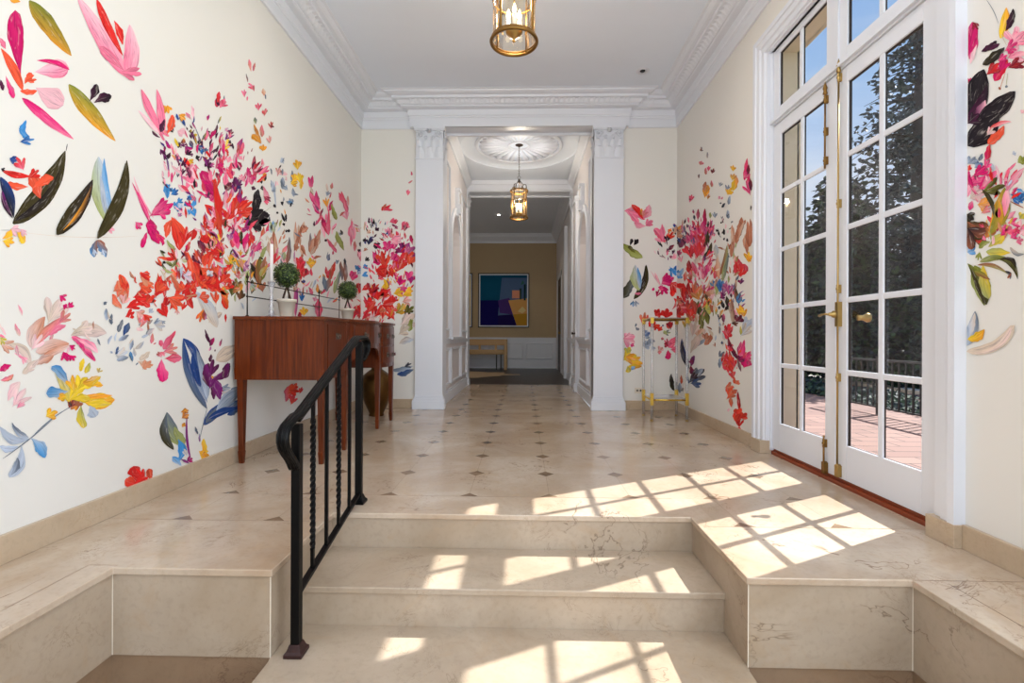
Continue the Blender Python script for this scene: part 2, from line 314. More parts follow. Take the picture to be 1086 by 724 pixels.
# ------------------------------------------------------------------ mural strokes
PAL = {'r': (216,34,30), 'R': (140,24,44), 'p': (236,118,150), 'l': (246,190,200), 'm': (212,10,104), 'c': (222,64,92), 'o': (232,84,52),
 'O': (236,158,44), 'y': (240,204,50), 'd': (76,14,56), 'v': (128,36,118), 'k': (26,16,24), 'b': (62,140,204), 'B': (32,66,132),
 'g': (124,130,44), 'G': (58,50,18), 'h': (164,172,104), 's': (106,118,134), 'w': (184,196,214), 'n': (160,90,62), 't': (216,198,178),
 'a': (208,136,104), 'e': (234,208,202)}
WX0, WX1, WY = -2.05, 1.90, 6.0
MURAL = """# frame ox oy scale ; strokes: x0 y0 x1 y1 w bend cols [shape]; F cx cy n len w cols a0 a1
@ 0 0 4.525
140 3 342 268 74 0 gO
330 405 553 677 68 6 gO
100 360 72 48 80 -8 mm d
108 432 4 232 42 8 oo
165 345 330 325 92 0 lp d
175 290 333 335 24 -14 mm
178 425 295 500 95 0 ll d
105 470 352 668 44 4 mp
100 435 172 435 26 8 oo
118 400 148 352 30 0 oo d
120 385 168 380 24 0 oo
28 368 62 466 26 0 pm d
2 385 12 432 18 0 dd
0 185 24 232 20 0 pp
98 640 122 580 24 0 bb
92 618 138 668 24 0 bb
95 680 155 672 28 6 Bb
600 365 368 -20 74 0 pl
462 -4 588 268 36 6 rr
548 105 585 208 26 -6 rr
612 372 620 118 72 14 pl
590 335 484 230 44 0 pp d
575 345 665 355 48 10 pp
428 482 460 408 32 6 dk d
452 492 528 462 42 -6 dk d
48 0 92 8 18 0 OO
782 648 676 428 36 -6 pp
782 640 750 428 36 4 pp
758 635 668 536 18 0 ll
798 642 824 556 32 8 oo d
770 630 786 575 22 0 dd
800 505 806 540 28 0 OO
858 550 885 570 26 0 OO
850 628 885 640 34 0 ll
750 620 800 655 30 4 pp
1040 510 1050 448 22 0 cc
1055 515 1078 475 20 0 pp
1050 505 1036 475 12 0 dd
920 510 930 580 10 0 ll
316 724 322 690 4 0 kk l
@ 0 160 4.525
62 350 312 0 100 34 GG
70 335 300 60 40 44 kG
190 220 150 110 52 0 oo
160 180 250 130 40 -10 oo d
130 170 40 155 34 -8 oo d
140 130 178 95 36 0 rr
140 120 15 95 26 -8 rr
110 90 82 35 38 -6 pr
45 35 75 45 30 0 BB
2 85 20 92 14 0 kk
0 125 62 320 44 -12 Bk
10 200 55 315 20 10 vk
10 418 62 375 30 8 Oy d
10 432 60 440 34 0 yO
80 380 110 440 34 -4 Oy d
50 375 90 385 34 0 ll
95 375 122 400 22 0 ll
270 402 442 138 76 14 Gk
300 380 440 160 22 20 Ok
465 420 606 45 66 34 GG
500 360 600 60 24 34 kG
510 350 472 28 78 -12 hw
545 330 500 35 34 -16 wb
505 300 480 110 22 0 ww
505 370 545 378 28 -8 pl
465 432 450 505 34 6 nb
470 432 505 505 34 -6 nb
448 470 455 500 18 0 ww
490 470 500 500 18 0 ww
0 380 50 380 2 0 ss l
120 392 660 408 2 14 tt l
# pink-magenta bird flower
735 320 640 120 10 -10 pl
720 330 632 150 14 0 pm
715 340 660 215 12 0 mp
722 310 815 255 54 -8 mm
735 300 800 240 30 0 pm
760 300 810 300 40 0 pm
715 340 760 440 44 6 mm
720 330 740 400 30 0 mm
745 395 780 440 30 0 cm
680 460 700 395 22 0 mm
648 340 672 370 26 0 pm
700 350 735 380 30 0 mm
# yellow/olive next
770 480 790 490 10 0 GG
780 540 790 530 14 0 kk
800 430 840 470 12 6 hh
785 560 830 580 10 10 hh
820 560 850 520 12 0 hG
# salmon flower lower-left
575 600 600 720 38 -12 oo
540 690 565 724 18 0 ao
@ 110 230 9.05
655 20 722 300 120 -34 or
640 40 600 190 60 10 oo
775 255 790 110 80 0 rr
795 330 830 240 34 -6 mr
830 230 876 112 46 12 rr d
910 210 918 180 8 0 nn
1000 320 965 180 64 0 rr
965 340 920 230 50 0 Rd
700 420 625 345 80 0 rr
905 470 850 370 50 0 Rd
935 460 900 330 70 0 oR
1085 340 1000 350 60 -10 rr
905 640 800 330 70 -10 oo
1000 700 900 560 90 0 oo
940 600 870 440 70 0 or
960 460 1020 340 60 -12 or
1085 560 1050 460 70 0 oo
1020 640 1080 600 50 0 oo
880 700 840 620 70 0 rr
760 700 720 650 70 0 oo
700 700 640 560 40 10 oa
690 600 650 500 30 0 ao
760 560 850 580 70 0 wl
1000 520 1040 470 60 0 ew
1010 80 1060 60 70 0 lp
1040 30 1085 10 50 0 rr
1070 200 1085 190 50 0 yy
1030 270 1080 270 40 0 ll
620 250 690 330 16 -8 hh
540 320 580 380 18 0 Gh
560 440 600 510 18 10 kh
600 430 660 470 30 0 hG
660 440 720 480 18 0 hh
740 400 800 430 30 0 eh
740 330 780 380 14 0 dd
380 620 410 530 80 0 oo
350 540 430 600 70 0 rr
390 600 460 680 60 0 ao
350 670 440 700 50 0 oo
520 560 570 700 70 -26 rr
500 720 560 640 70 6 oo
160 575 215 720 34 -10 oo
90 715 150 660 50 0 ao
560 280 575 240 20 0 mm
@ 210 230 9.05
0 230 60 340 50 0 dR
40 180 90 340 62 0 rr
110 380 240 350 90 0 rr
160 330 235 320 40 0 rr
140 470 180 600 60 0 rr
215 600 240 490 60 0 rR
230 620 300 560 90 0 or
240 530 295 460 36 0 rr
100 480 130 350 40 0 oo
60 420 100 340 40 8 oo
0 390 30 450 34 0 Rd
20 480 120 620 120 0 oo
60 640 200 640 120 0 rr
150 700 300 680 90 0 oo
20 620 60 560 60 0 rr
80 560 130 520 60 0 ew
200 640 240 660 40 0 ee
180 700 240 600 70 0 rr
170 270 160 180 46 0 yy
200 270 240 260 40 0 yO
215 210 225 120 34 0 on
220 240 250 200 22 0 Rn
110 240 150 280 40 0 lp
90 80 160 90 60 0 lp
120 40 190 30 40 0 rr
175 120 190 70 14 0 rr
150 20 200 80 40 0 pr
240 30 280 40 50 0 oo
280 30 310 60 34 0 oa
260 120 310 100 60 0 el
290 230 310 160 50 0 lv
380 300 352 140 60 0 pm
370 250 345 160 34 0 mm
440 300 470 160 50 0 mm
480 300 450 240 30 0 pm
450 340 450 260 30 0 mp
520 250 500 130 30 0 oc
540 230 510 170 30 0 rc
600 180 625 95 26 10 oa
540 330 600 240 40 0 pm
580 310 600 290 50 0 mp
540 260 580 320 40 0 pv
520 420 530 300 26 0 lp
500 380 520 320 24 0 pv
430 140 500 60 40 0 mv
460 80 510 50 26 0 pv
400 20 430 60 50 0 pl
470 120 420 130 30 0 vm
285 390 360 430 60 0 Oy
300 370 340 380 50 0 OO
360 460 420 440 50 0 OO
400 380 400 320 34 0 OO
420 450 455 420 40 0 Oy
330 310 390 400 22 0 vd
345 300 400 380 14 0 ll
310 340 370 400 12 0 vl
430 460 480 500 60 0 lv
430 470 470 420 20 0 lv
580 640 500 450 46 14 Gd
540 560 510 460 26 0 kG
590 640 600 390 60 -16 ng
600 560 640 390 40 0 na
585 380 600 420 30 0 GG
400 600 365 520 44 0 pa
420 590 380 560 30 0 ap
400 540 370 520 20 0 rr
620 560 650 440 34 0 ll
650 520 655 460 16 0 dB
320 700 400 620 60 0 Gn
340 720 420 640 50 0 nO
620 720 600 620 60 0 na
500 640 540 700 50 0 wh
470 90 700 -100 4 0 hh l
560 96 480 20 60 -6 kk
450 20 650 30 150 0 kk
700 60 740 80 34 0 wh
700 120 720 40 22 0 wb
745 60 735 110 18 0 hw
@ 110 300 7.24
100 110 160 0 70 0 oa
70 90 130 190 40 14 oa
140 160 170 90 60 0 al
165 60 150 0 40 0 or
230 110 370 110 110 0 rr
170 190 280 160 60 0 rr
165 260 230 230 50 0 rr
280 60 350 20 80 0 or
300 50 320 0 70 0 oo
330 150 380 100 60 0 or
250 220 310 260 60 0 la
300 240 350 290 40 0 ro
280 340 300 270 40 0 ap
335 300 345 400 12 0 an
250 350 300 360 22 0 el
390 110 440 0 60 12 rr
420 60 470 0 60 0 oo
480 260 440 170 60 0 rr
470 180 490 120 40 0 rR
490 110 600 160 70 0 oo
540 170 600 60 60 0 or
600 90 650 0 70 0 rr
620 80 700 40 70 0 rr
600 210 620 150 34 0 rr
680 190 630 80 50 0 rr
560 60 600 0 60 0 or
560 200 560 240 24 0 al
730 110 800 100 70 0 oo
750 40 780 0 60 0 or
720 20 700 0 50 0 rr
860 160 855 70 44 0 oo
940 190 910 30 50 0 rO
900 60 940 120 26 0 Oo
960 40 980 0 40 0 rr
830 20 900 20 50 0 rr
760 200 740 290 46 0 Oo
765 210 770 280 26 0 Rn
770 280 800 250 20 0 lv
935 240 935 300 14 0 rr
810 300 860 200 80 8 tt
870 340 700 60 90 16 tw
980 100 990 20 50 0 gG
1040 130 1060 60 50 0 nG
345 230 370 200 28 0 ww
400 100 360 170 10 0 ww l
380 310 430 290 34 0 sw
390 320 460 330 50 0 wt
440 290 465 310 20 0 ws
110 370 140 285 32 0 ss
20 280 15 200 30 0 ws
0 150 10 160 26 0 ss
150 400 190 310 36 0 Bs
115 440 185 400 30 0 ws
85 545 130 510 34 0 Bs
90 560 170 530 60 0 wt
100 590 180 570 34 0 ws
50 540 60 525 20 0 ww
200 510 220 440 22 0 ws
240 500 300 450 26 8 tw
215 600 200 530 26 0 sb
240 560 230 500 22 0 wt
260 600 350 640 54 0 ta
280 590 350 530 40 0 tt
300 660 350 600 50 0 aa
245 630 262 612 10 0 ss
365 460 375 390 26 0 pa
380 470 400 460 10 0 pn
440 490 436 440 34 0 cp d
460 500 545 375 44 0 pc
455 530 555 505 50 0 pa
470 580 590 575 60 0 cp d
440 570 420 530 30 0 pn
440 590 450 750 80 0 pm d
430 530 460 560 34 0 cl
610 425 720 724 60 -50 BB
@ 150 350 4.826
332 400 212 42 46 -26 sB
335 370 265 90 50 -10 wB
300 290 262 110 34 -10 BB
335 350 280 100 40 10 ws
335 395 295 560 3 0 ss l
318 485 500 370 52 -26 Bs
330 470 380 400 24 0 ss
380 420 510 300 60 -10 ws
350 450 500 395 30 -10 BB
350 240 365 160 42 0 vd
330 180 350 290 36 10 vd
345 300 370 240 30 0 vv
360 250 445 175 36 20 vd
420 240 440 170 30 0 dv
380 270 400 350 36 0 vv
365 280 370 350 24 0 vd
380 260 420 330 30 0 vm
355 230 370 260 20 0 Oy
400 300 450 295 26 0 ws
410 315 450 330 34 0 wt
345 60 325 0 14 0 dd
350 80 370 40 20 0 dm
350 160 356 125 16 0 dd
400 80 410 45 10 0 pd
375 110 376 98 6 0 dd
345 105 355 85 10 0 lv
390 150 500 80 60 0 tt
230 600 128 420 70 -30 hs
160 600 130 440 40 -30 Gs
210 590 170 500 40 0 hh
180 670 185 565 34 26 bb
160 650 200 690 26 0 bw
230 640 220 610 30 0 tw
250 660 232 430 12 -10 vv
200 420 235 410 20 0 On
205 450 235 430 26 0 On
225 400 228 420 16 0 OO
205 480 222 490 20 0 OO
230 670 255 655 24 0 vm
200 660 240 680 10 0 vv
285 530 272 495 10 0 ss
298 570 296 530 8 0 vw
325 640 318 560 24 0 Oy
295 620 340 645 34 0 Oy
310 640 335 640 34 0 OO
@ 0 300 4.525
150 300 210 170 60 -14 ea
160 300 330 150 40 -10 ap
230 190 280 90 80 0 te
240 250 310 205 24 -6 pp
280 190 330 150 34 -4 pa
170 330 330 290 60 -10 ea
210 350 330 300 30 0 ae
160 390 250 350 34 0 ea
150 320 200 260 40 0 el
110 430 180 370 30 0 te
285 60 312 80 26 0 mm
300 105 320 118 22 0 mm
325 120 345 95 20 0 mm
330 300 355 315 20 0 mm
300 330 320 370 34 0 mm
330 345 352 370 26 0 mm
345 260 400 320 26 -8 pm
370 270 460 330 30 -10 pl
380 270 450 370 34 0 lp
400 320 455 370 22 -6 pm
350 250 500 240 60 -20 te
380 220 440 210 50 0 te
0 290 60 310 36 -6 ea
50 300 140 400 40 -30 te
100 350 125 380 20 0 pl
0 420 50 395 24 -4 mm
5 465 60 440 22 8 pa
0 260 20 290 24 0 hy
90 480 40 560 34 8 el
60 590 120 520 50 -10 le
80 600 110 570 20 0 pl
120 430 150 400 20 0 te
330 570 260 420 50 14 yw
320 490 250 405 46 14 wb d
320 520 226 530 50 0 wb d
310 545 285 550 40 0 yO
330 560 400 500 80 0 yy
350 520 345 450 44 0 yO
370 510 410 460 60 0 yy
400 480 475 450 36 6 Oy
430 480 490 490 24 0 yO
385 420 400 365 22 0 yy
410 430 430 385 22 0 yh
470 430 480 410 18 0 ty
400 560 540 560 66 8 yO
430 580 530 580 34 0 yy
410 545 530 540 20 0 OO
390 590 400 690 42 8 hy d
430 590 455 640 48 0 ww d
380 570 340 600 40 0 nO
330 600 350 560 30 0 nR
360 590 380 560 30 0 nn
340 590 330 560 12 0 kn
165 724 335 595 5 -8 ss l
220 640 265 615 40 0 yO
800 724 800 620 0 0 ss
@ 0 420 4.525
10 300 250 110 5 6 ss l
130 200 5 150 40 -34 ww
130 195 60 130 24 -16 ws
145 205 210 290 50 -14 wb d
80 240 0 240 30 -14 ww
95 240 45 380 50 -26 ww d
80 300 50 375 26 -10 sw
660 415 640 340 56 0 rr d
655 420 600 405 46 0 ro d
690 400 660 350 40 0 rr
720 400 712 350 34 0 oo d
640 425 700 395 40 0 rr
@ 140 60 6.033
545 290 555 228 24 0 rc
570 320 600 290 34 0 pc
560 310 538 275 16 0 cc
585 290 590 250 8 0 ss
@ 140 60 6.033
760 90 748 20 16 0 ap
775 90 785 40 14 0 pa
740 160 730 110 8 0 ns
770 210 760 180 26 0 cp
780 220 775 190 12 0 pn
745 170 765 190 10 0 pp
718 260 715 215 22 0 pp
735 280 738 255 10 0 pp
845 250 838 205 20 0 at
855 270 850 240 8 0 ss
808 345 805 300 24 0 pc
845 380 850 335 26 0 pa
830 350 850 370 12 0 cn
790 430 785 390 16 0 hs
820 550 780 440 22 0 aO
830 510 828 440 24 0 ap
820 550 770 500 40 0 OO d
835 600 840 570 40 0 OO
800 500 790 460 14 0 On
890 460 885 420 20 0 cn
905 450 880 440 12 0 dn
880 555 875 510 22 0 al
950 680 970 650 12 0 ws
1055 720 1055 670 34 0 yO
390 330 385 380 14 0 pl
300 370 335 395 30 0 OO
345 360 375 400 18 0 pl
200 310 235 350 30 0 OO
@ 160 130 10.34
305 210 330 270 40 0 kd
360 170 350 230 40 0 Od
320 250 380 240 34 0 vd
370 260 430 330 60 0 vm
380 350 440 320 50 0 kd
430 350 460 350 34 0 dv
430 200 455 280 34 0 dB
430 90 500 240 16 0 vk
440 70 430 110 24 0 yk
480 120 490 150 30 0 yy
450 0 490 70 16 0 vp
490 70 560 240 8 0 ss
520 250 530 190 30 0 kk
490 260 560 290 44 0 BB
540 320 570 320 44 0 bB
590 320 600 280 34 0 Bs
595 370 595 310 10 0 pB
490 390 530 380 50 0 kk
520 420 535 400 20 0 kn
410 410 460 440 50 0 yO
580 390 610 410 50 0 oa
540 250 560 180 20 0 ta
590 200 600 160 24 0 pd
610 90 640 130 34 0 kG
640 130 660 180 24 0 kp
810 60 840 90 34 0 pw
860 140 885 80 40 0 cd
860 170 870 120 24 0 pp
880 230 850 200 24 0 dk
890 230 900 290 20 0 kd
850 250 900 250 16 0 dd
780 180 790 300 50 0 pl
710 320 740 250 24 0 dk
745 370 740 310 24 0 dm
760 390 770 350 14 0 ks
950 370 960 240 30 0 pn
980 340 1010 220 44 0 cp
940 330 950 280 14 0 nR
960 400 990 370 40 0 lp
100 290 130 350 40 0 vd
150 260 150 320 24 0 dm
130 340 180 400 44 0 vd
180 400 210 330 34 0 kd
200 560 175 390 20 0 vs
240 300 220 230 30 0 pl
250 350 230 270 18 0 pp
310 460 265 340 24 0 vR
310 400 285 330 26 0 pl
300 470 320 440 20 0 dd
350 700 320 460 18 0 vp
345 570 345 510 40 0 dd
290 600 295 560 20 0 ds
225 650 228 550 26 0 pm
350 410 375 480 50 0 dd
370 440 400 450 20 0 vp
390 720 450 470 80 10 pp
380 540 470 480 60 0 lp
430 620 460 520 40 0 pp
590 480 640 400 40 0 dv
620 500 650 440 60 0 dd
640 470 690 460 30 0 vp
650 420 660 380 20 0 dv
640 540 620 460 14 0 kk
720 470 790 450 40 0 mm
720 500 790 480 60 0 mm
770 440 760 370 40 0 pl
810 420 800 350 40 0 pp
840 440 870 380 50 0 pl
850 490 940 460 60 0 pp d
850 500 900 580 60 0 pl d
830 480 840 540 40 0 lp
800 560 760 490 60 0 mm
740 600 780 540 30 0 cm
720 580 710 550 14 0 dd
480 710 470 610 30 0 kd
500 700 480 640 16 0 kk
560 540 680 724 90 0 mm
570 620 600 700 50 0 mm
720 724 710 620 50 0 or
800 680 870 660 60 0 dR
920 700 930 600 40 0 dv
940 700 990 640 50 0 vd
930 720 980 700 30 0 dB
970 620 1020 590 60 0 lp
200 720 175 680 50 0 bb
@ 140 160 6.033
225 300 220 215 34 0 bb
250 280 290 250 30 0 bB
260 260 240 240 24 0 bb
290 330 320 310 30 0 bb
270 370 290 330 30 0 bb
290 390 300 360 24 0 bB
330 350 360 330 26 0 bB
350 290 385 300 24 0 bb
350 310 390 290 20 0 Bb
370 350 400 340 24 0 bb
395 350 405 300 20 0 bb
360 410 375 370 24 0 bb
400 420 390 370 26 0 bb
300 360 310 345 30 0 ww
290 420 310 400 20 0 lv
560 560 520 180 44 10 or
560 400 535 240 40 0 rr
545 460 470 350 50 14 rr
550 500 530 400 34 0 rr
525 330 430 140 60 10 pm
520 280 450 150 40 0 mm
500 300 460 280 20 0 vm
610 430 580 370 24 0 rr
615 430 690 260 60 14 rr
640 400 690 320 50 0 or
690 380 760 330 50 0 or
680 400 770 400 40 0 ro
690 340 700 280 40 0 mv
660 260 655 170 34 0 vd
640 240 600 220 40 0 dR
600 260 610 210 30 0 dR
690 240 640 200 26 0 vd
560 200 540 140 24 0 cd
600 360 600 250 30 0 lp
630 300 640 240 26 0 ml
500 470 480 440 34 0 lp
520 490 490 480 26 0 lp
540 500 545 440 14 0 rr
560 450 600 460 30 0 oR
690 460 700 410 16 0 ro
640 440 620 460 40 0 el
660 500 700 430 24 0 le
720 480 740 440 16 0 mv
740 510 720 480 14 0 mp
765 210 740 110 34 0 pm
770 250 780 230 26 0 dd
790 190 785 40 26 -6 pR
780 150 765 180 30 0 pm
720 200 690 160 24 0 lp
845 190 845 130 24 0 OO
850 190 855 150 12 0 kk
830 210 822 185 16 0 kk
820 240 845 235 24 0 kk
780 400 805 255 50 0 kk
820 300 800 300 30 0 kk
735 460 860 410 80 0 kk
790 480 850 400 60 0 kk
735 470 770 440 30 0 kk
870 320 840 230 24 0 lp
840 290 880 320 26 0 cd
840 320 870 330 20 0 pc
910 360 908 340 14 0 kk
930 400 925 390 14 0 kk
955 340 965 325 16 0 kk
975 450 955 400 12 0 kk
985 450 985 405 12 0 kk
975 480 968 460 12 0 kk
1000 520 1005 505 14 0 kk
980 515 990 505 12 0 kk
920 360 905 200 10 0 ww
910 260 890 200 22 0 sw
965 240 955 180 20 0 sw
990 250 970 220 24 0 sw
970 80 955 50 14 0 ww
990 150 920 130 20 0 le
930 160 940 110 12 0 la
1020 350 1005 310 30 0 ws
1030 340 1000 320 14 0 sb
1020 200 1060 180 34 0 Oy
1030 180 1040 150 30 0 yO
1060 100 1050 60 34 0 yO
1070 200 1075 150 30 0 yy
1020 270 1060 280 14 0 ws
890 520 880 450 24 0 wh
910 520 900 470 16 0 hw
@ 280 160 6.033
100 70 125 50 20 0 ww
85 140 95 110 26 0 la
125 220 115 170 20 0 sw
150 250 130 230 20 0 sw
70 260 45 190 20 0 sw
185 220 180 130 20 0 ws
190 290 185 240 18 0 ws
215 120 212 65 34 0 yO
225 200 218 145 34 0 yO
170 210 210 205 34 0 yO
235 240 238 160 22 0 yO
175 340 165 310 34 0 sw
300 240 285 170 18 0 pm
305 230 308 160 18 0 pm
305 270 305 240 12 0 dv
340 370 295 270 26 0 mp
355 370 335 260 28 -8 pm
350 400 310 340 20 0 ml
355 420 375 370 14 0 cd
330 470 370 410 14 0 pc
320 480 320 450 12 0 dd
405 260 400 210 14 0 te
430 240 435 205 16 0 ap
400 290 410 260 16 0 ws
400 360 398 305 26 0 OO
460 435 430 345 24 0 gh
510 340 480 270 22 0 pc
530 390 495 265 26 0 pc
535 350 535 290 16 0 la
530 440 515 390 30 0 pl
385 550 370 420 24 0 lp
410 530 370 430 30 0 cm
410 530 412 385 20 0 pc
430 500 460 465 14 0 lp
435 530 440 480 10 0 ll
460 645 405 565 22 0 pc
400 580 390 565 14 0 dk
500 535 490 505 14 0 kk
490 540 480 520 8 0 ss
510 630 465 520 30 -6 gh
75 360 65 345 12 0 kk
90 400 80 390 12 0 kk
120 350 108 325 10 0 kk
130 450 112 405 10 0 kk
140 450 140 405 10 0 kk
130 480 122 462 10 0 kk
165 515 155 500 10 0 kk
140 520 150 505 10 0 kk
50 700 45 560 50 0 ta
70 700 60 520 34 0 an
85 710 70 540 20 0 ta
60 724 75 660 34 0 rc
110 720 130 650 26 0 sh
145 715 160 560 26 6 ns
200 600 200 460 18 0 ta
230 600 220 480 24 0 at
200 620 240 480 20 0 an
250 520 255 455 22 0 at
270 520 250 480 26 0 an
280 490 240 520 22 0 aa
190 640 215 600 24 0 na
290 640 295 530 18 0 ns
300 650 350 540 50 0 at
320 630 355 510 26 0 na
300 660 340 600 20 0 tn
240 660 230 600 14 0 ta
190 690 195 640 8 0 vl
230 724 240 690 40 0 rc
290 720 310 700 40 0 yO
410 700 418 660 14 0 Bs
400 690 410 645 6 0 ss
470 724 460 700 20 0 ws
520 724 515 690 14 0 ss
555 600 560 440 14 0 pc
575 560 575 480 24 0 pl
580 640 580 580 18 0 pa
# back-left wall red burst small
755 380 780 340 18 0 ra
770 380 810 345 16 0 rc
760 372 820 378 16 0 cc
940 130 960 150 24 0 cp
955 200 965 215 26 0 pc
925 205 950 190 10 0 pa
920 285 925 250 20 0 cp
810 455 850 440 16 0 cp
820 470 850 490 12 0 dp
880 500 915 460 30 0 cp
945 580 960 540 34 0 mR
@ 280 260 6.033
215 130 235 80 50 0 cr
235 215 225 90 40 0 rc
250 205 270 150 44 0 rc d
240 150 262 100 16 0 rc
250 245 250 222 24 0 dB
300 150 300 85 40 0 yO
285 120 320 120 26 0 OO
260 60 240 0 20 0 na
415 95 412 60 12 0 Bs
420 215 450 110 26 0 nr
390 290 380 200 20 0 ss
400 290 420 200 24 0 sn
410 210 395 140 20 0 rc
430 200 400 190 20 0 rr
410 180 425 170 16 0 kr
450 300 485 165 26 0 hs
520 225 518 90 24 0 ns
500 220 490 110 24 0 sn
345 300 340 250 20 0 Oa
365 310 355 290 16 0 ng
320 360 330 330 24 0 lp
350 460 345 350 40 0 pc
330 400 360 400 30 0 cp
200 450 205 260 26 0 pv
180 460 175 380 20 0 vl
240 360 240 310 24 0 Bb
215 450 240 440 34 0 Rc
255 450 250 400 34 0 yO
275 430 265 410 24 0 yO
190 300 200 260 20 0 nt
560 200 580 180 44 0 pm
490 300 500 250 24 0 pl
@ 370 225 5.79
70 100 95 90 20 0 at
95 110 98 60 10 0 ta
45 120 60 100 20 0 aO
110 130 130 110 20 0 ta
65 190 85 200 30 0 dk
90 170 105 190 20 0 dB
120 200 130 160 24 0 Bk
100 160 90 180 14 0 kk
150 210 180 200 34 0 dk
160 190 185 210 24 0 kd
165 110 180 100 26 0 kd
130 150 150 170 20 0 Bd
70 300 90 240 40 0 pa
60 280 80 230 30 0 lp
50 230 70 240 14 0 dk
90 240 110 220 14 0 an
100 300 120 280 20 0 kk
150 310 190 290 50 0 mm
145 240 180 300 34 0 mp
180 300 200 270 30 0 mp
220 150 215 130 24 0 ss
235 130 240 95 26 0 pl
250 60 290 50 26 0 cp
285 75 290 45 14 0 cc
280 100 300 90 14 0 dp
320 110 360 70 30 0 cp
340 120 350 80 20 0 cd
260 170 320 160 50 0 pl d
260 180 300 190 40 0 lp
270 160 260 130 26 0 pa
230 230 250 180 50 0 pm
240 240 220 200 40 0 mm
280 230 270 190 30 0 pm
300 250 370 200 40 0 vm
320 220 330 190 34 0 vd
310 240 290 230 30 0 vR
390 200 400 140 40 0 mR
340 260 400 220 60 0 pv
350 310 390 250 50 0 ro
300 340 340 260 60 0 rc
300 360 320 290 60 0 or
370 320 400 280 60 0 oo
390 340 400 310 30 0 kR
260 290 290 260 50 0 pm
220 350 210 250 54 0 ro
170 350 230 360 60 0 rr
170 380 240 370 40 0 or
220 400 200 340 40 0 rr
250 370 280 330 40 0 or
180 410 210 390 30 0 rp
270 400 250 340 34 0 ro
40 350 60 330 30 0 bb
55 380 80 340 30 0 bB
80 390 110 370 34 0 bb
90 340 110 330 30 0 bb
60 350 110 350 24 0 bw
70 380 70 360 24 0 ww
20 420 30 370 34 0 pm
0 140 20 60 20 0 pp
20 180 10 100 20 0 pl
60 500 90 430 50 0 rc
80 480 120 440 40 0 rr
60 470 50 440 30 0 rR
130 500 150 440 50 0 rR
110 500 160 520 50 0 Rr
120 530 140 510 40 0 kR
180 540 170 480 50 0 rr
180 520 250 480 46 0 rr
200 480 250 480 26 0 rr
200 460 240 450 30 0 yO
235 470 240 410 34 0 Oy
290 430 320 390 40 0 pm
310 450 320 400 40 0 mm
360 420 390 370 50 0 pm
380 440 390 400 40 0 mv
300 460 350 490 40 0 pm
275 500 330 490 40 0 Oy
330 510 380 490 34 0 Oy
350 480 390 480 40 0 yO
330 550 380 540 40 0 al
210 560 280 540 70 0 or
200 570 290 590 60 0 rr
260 550 290 520 34 0 rr
100 580 160 560 60 0 rr
90 540 120 580 40 0 rc
110 620 150 560 40 0 or
160 640 200 580 44 0 rr
210 650 210 590 34 0 or
280 660 240 590 40 0 ro
190 610 220 600 40 0 ao
50 640 90 580 50 0 rr
80 660 120 600 40 0 rc
20 660 40 580 30 0 rm
60 620 40 600 40 0 cr
120 650 170 640 40 0 tl
180 650 230 640 40 0 te
290 620 340 580 50 0 gO
310 600 350 570 30 0 hO
340 640 380 600 40 0 Gn
350 620 390 580 40 0 gG
370 724 385 640 34 0 gh
320 690 400 640 60 0 te
@ 340 330 10.34
975 210 990 90 50 0 hg
860 250 960 180 80 -20 tt
870 350 1010 310 60 -10 tw
780 480 820 455 30 0 dR
800 640 1000 600 50 20 sw
850 690 1010 640 50 10 Bs
920 610 990 580 40 0 sk
@ 240 360 5.405
340 350 370 260 40 0 po
350 310 400 260 40 0 oo
360 290 410 300 40 0 or
370 370 390 320 34 0 oc
340 290 370 320 26 0 ap
420 310 430 275 20 0 oc
0 340 75 270 40 0 sw
0 400 80 370 40 -10 sB
10 430 75 400 24 0 Bs
0 180 15 140 20 0 vd
# right: back right wall
@ 640 140 6.033
135 505 200 520 50 -6 pl d
150 500 250 555 60 -8 pp
185 470 255 555 30 -6 rr
240 530 245 490 16 0 nO
255 550 290 470 40 14 pl
250 540 270 500 30 0 ap
200 580 265 600 30 10 pl
270 600 310 570 40 0 pp
330 620 390 700 40 0 pc
380 700 375 595 26 0 pp
330 680 370 700 20 0 lp
395 700 440 645 34 10 ro
405 700 410 665 26 0 dk
410 625 435 635 24 0 oO
440 660 500 630 50 0 ta
470 610 500 620 30 0 Oa
170 700 185 685 16 0 kk d
195 715 220 690 20 0 kk
625 120 628 95 10 0 ns
618 115 638 118 10 0 ns
665 165 665 130 12 0 ts
620 210 630 190 26 0 ap
610 295 612 270 10 0 ns
655 270 655 230 16 0 ap
672 250 675 220 18 0 pc
695 265 705 235 20 0 nd
645 380 655 320 26 0 an
660 400 670 340 24 0 aO
650 420 660 370 24 0 OO
668 430 675 400 16 0 On
695 350 692 310 14 0 ap
552 450 565 405 22 0 pc
560 430 548 430 10 0 dc
745 350 755 325 16 0 ws
790 370 800 340 20 0 ws
740 430 745 410 14 0 lp
755 430 765 415 10 0 lp
760 480 780 455 14 0 ks
755 460 750 450 10 0 sk
800 460 810 410 20 0 sw
795 400 815 360 40 0 yO
800 400 810 370 30 0 Oy
830 370 850 290 30 0 yO
825 310 835 270 26 0 ya
830 250 832 215 26 0 yO
850 340 855 290 20 0 Oa
800 550 795 500 20 0 sw
715 550 712 515 20 0 sw
905 300 920 175 26 0 mc
925 290 930 210 16 0 dR
900 290 935 270 34 0 pm
920 340 935 280 20 0 cm
940 400 915 320 40 0 pm
945 370 940 300 20 0 dR
945 500 945 470 8 0 kk
578 520 575 495 10 0 pd
585 560 580 530 12 0 sk
605 560 608 495 18 0 pR
650 600 650 495 22 0 mR
640 640 640 570 30 0 pm
685 550 685 515 14 0 gh
690 610 688 560 10 0 Rp
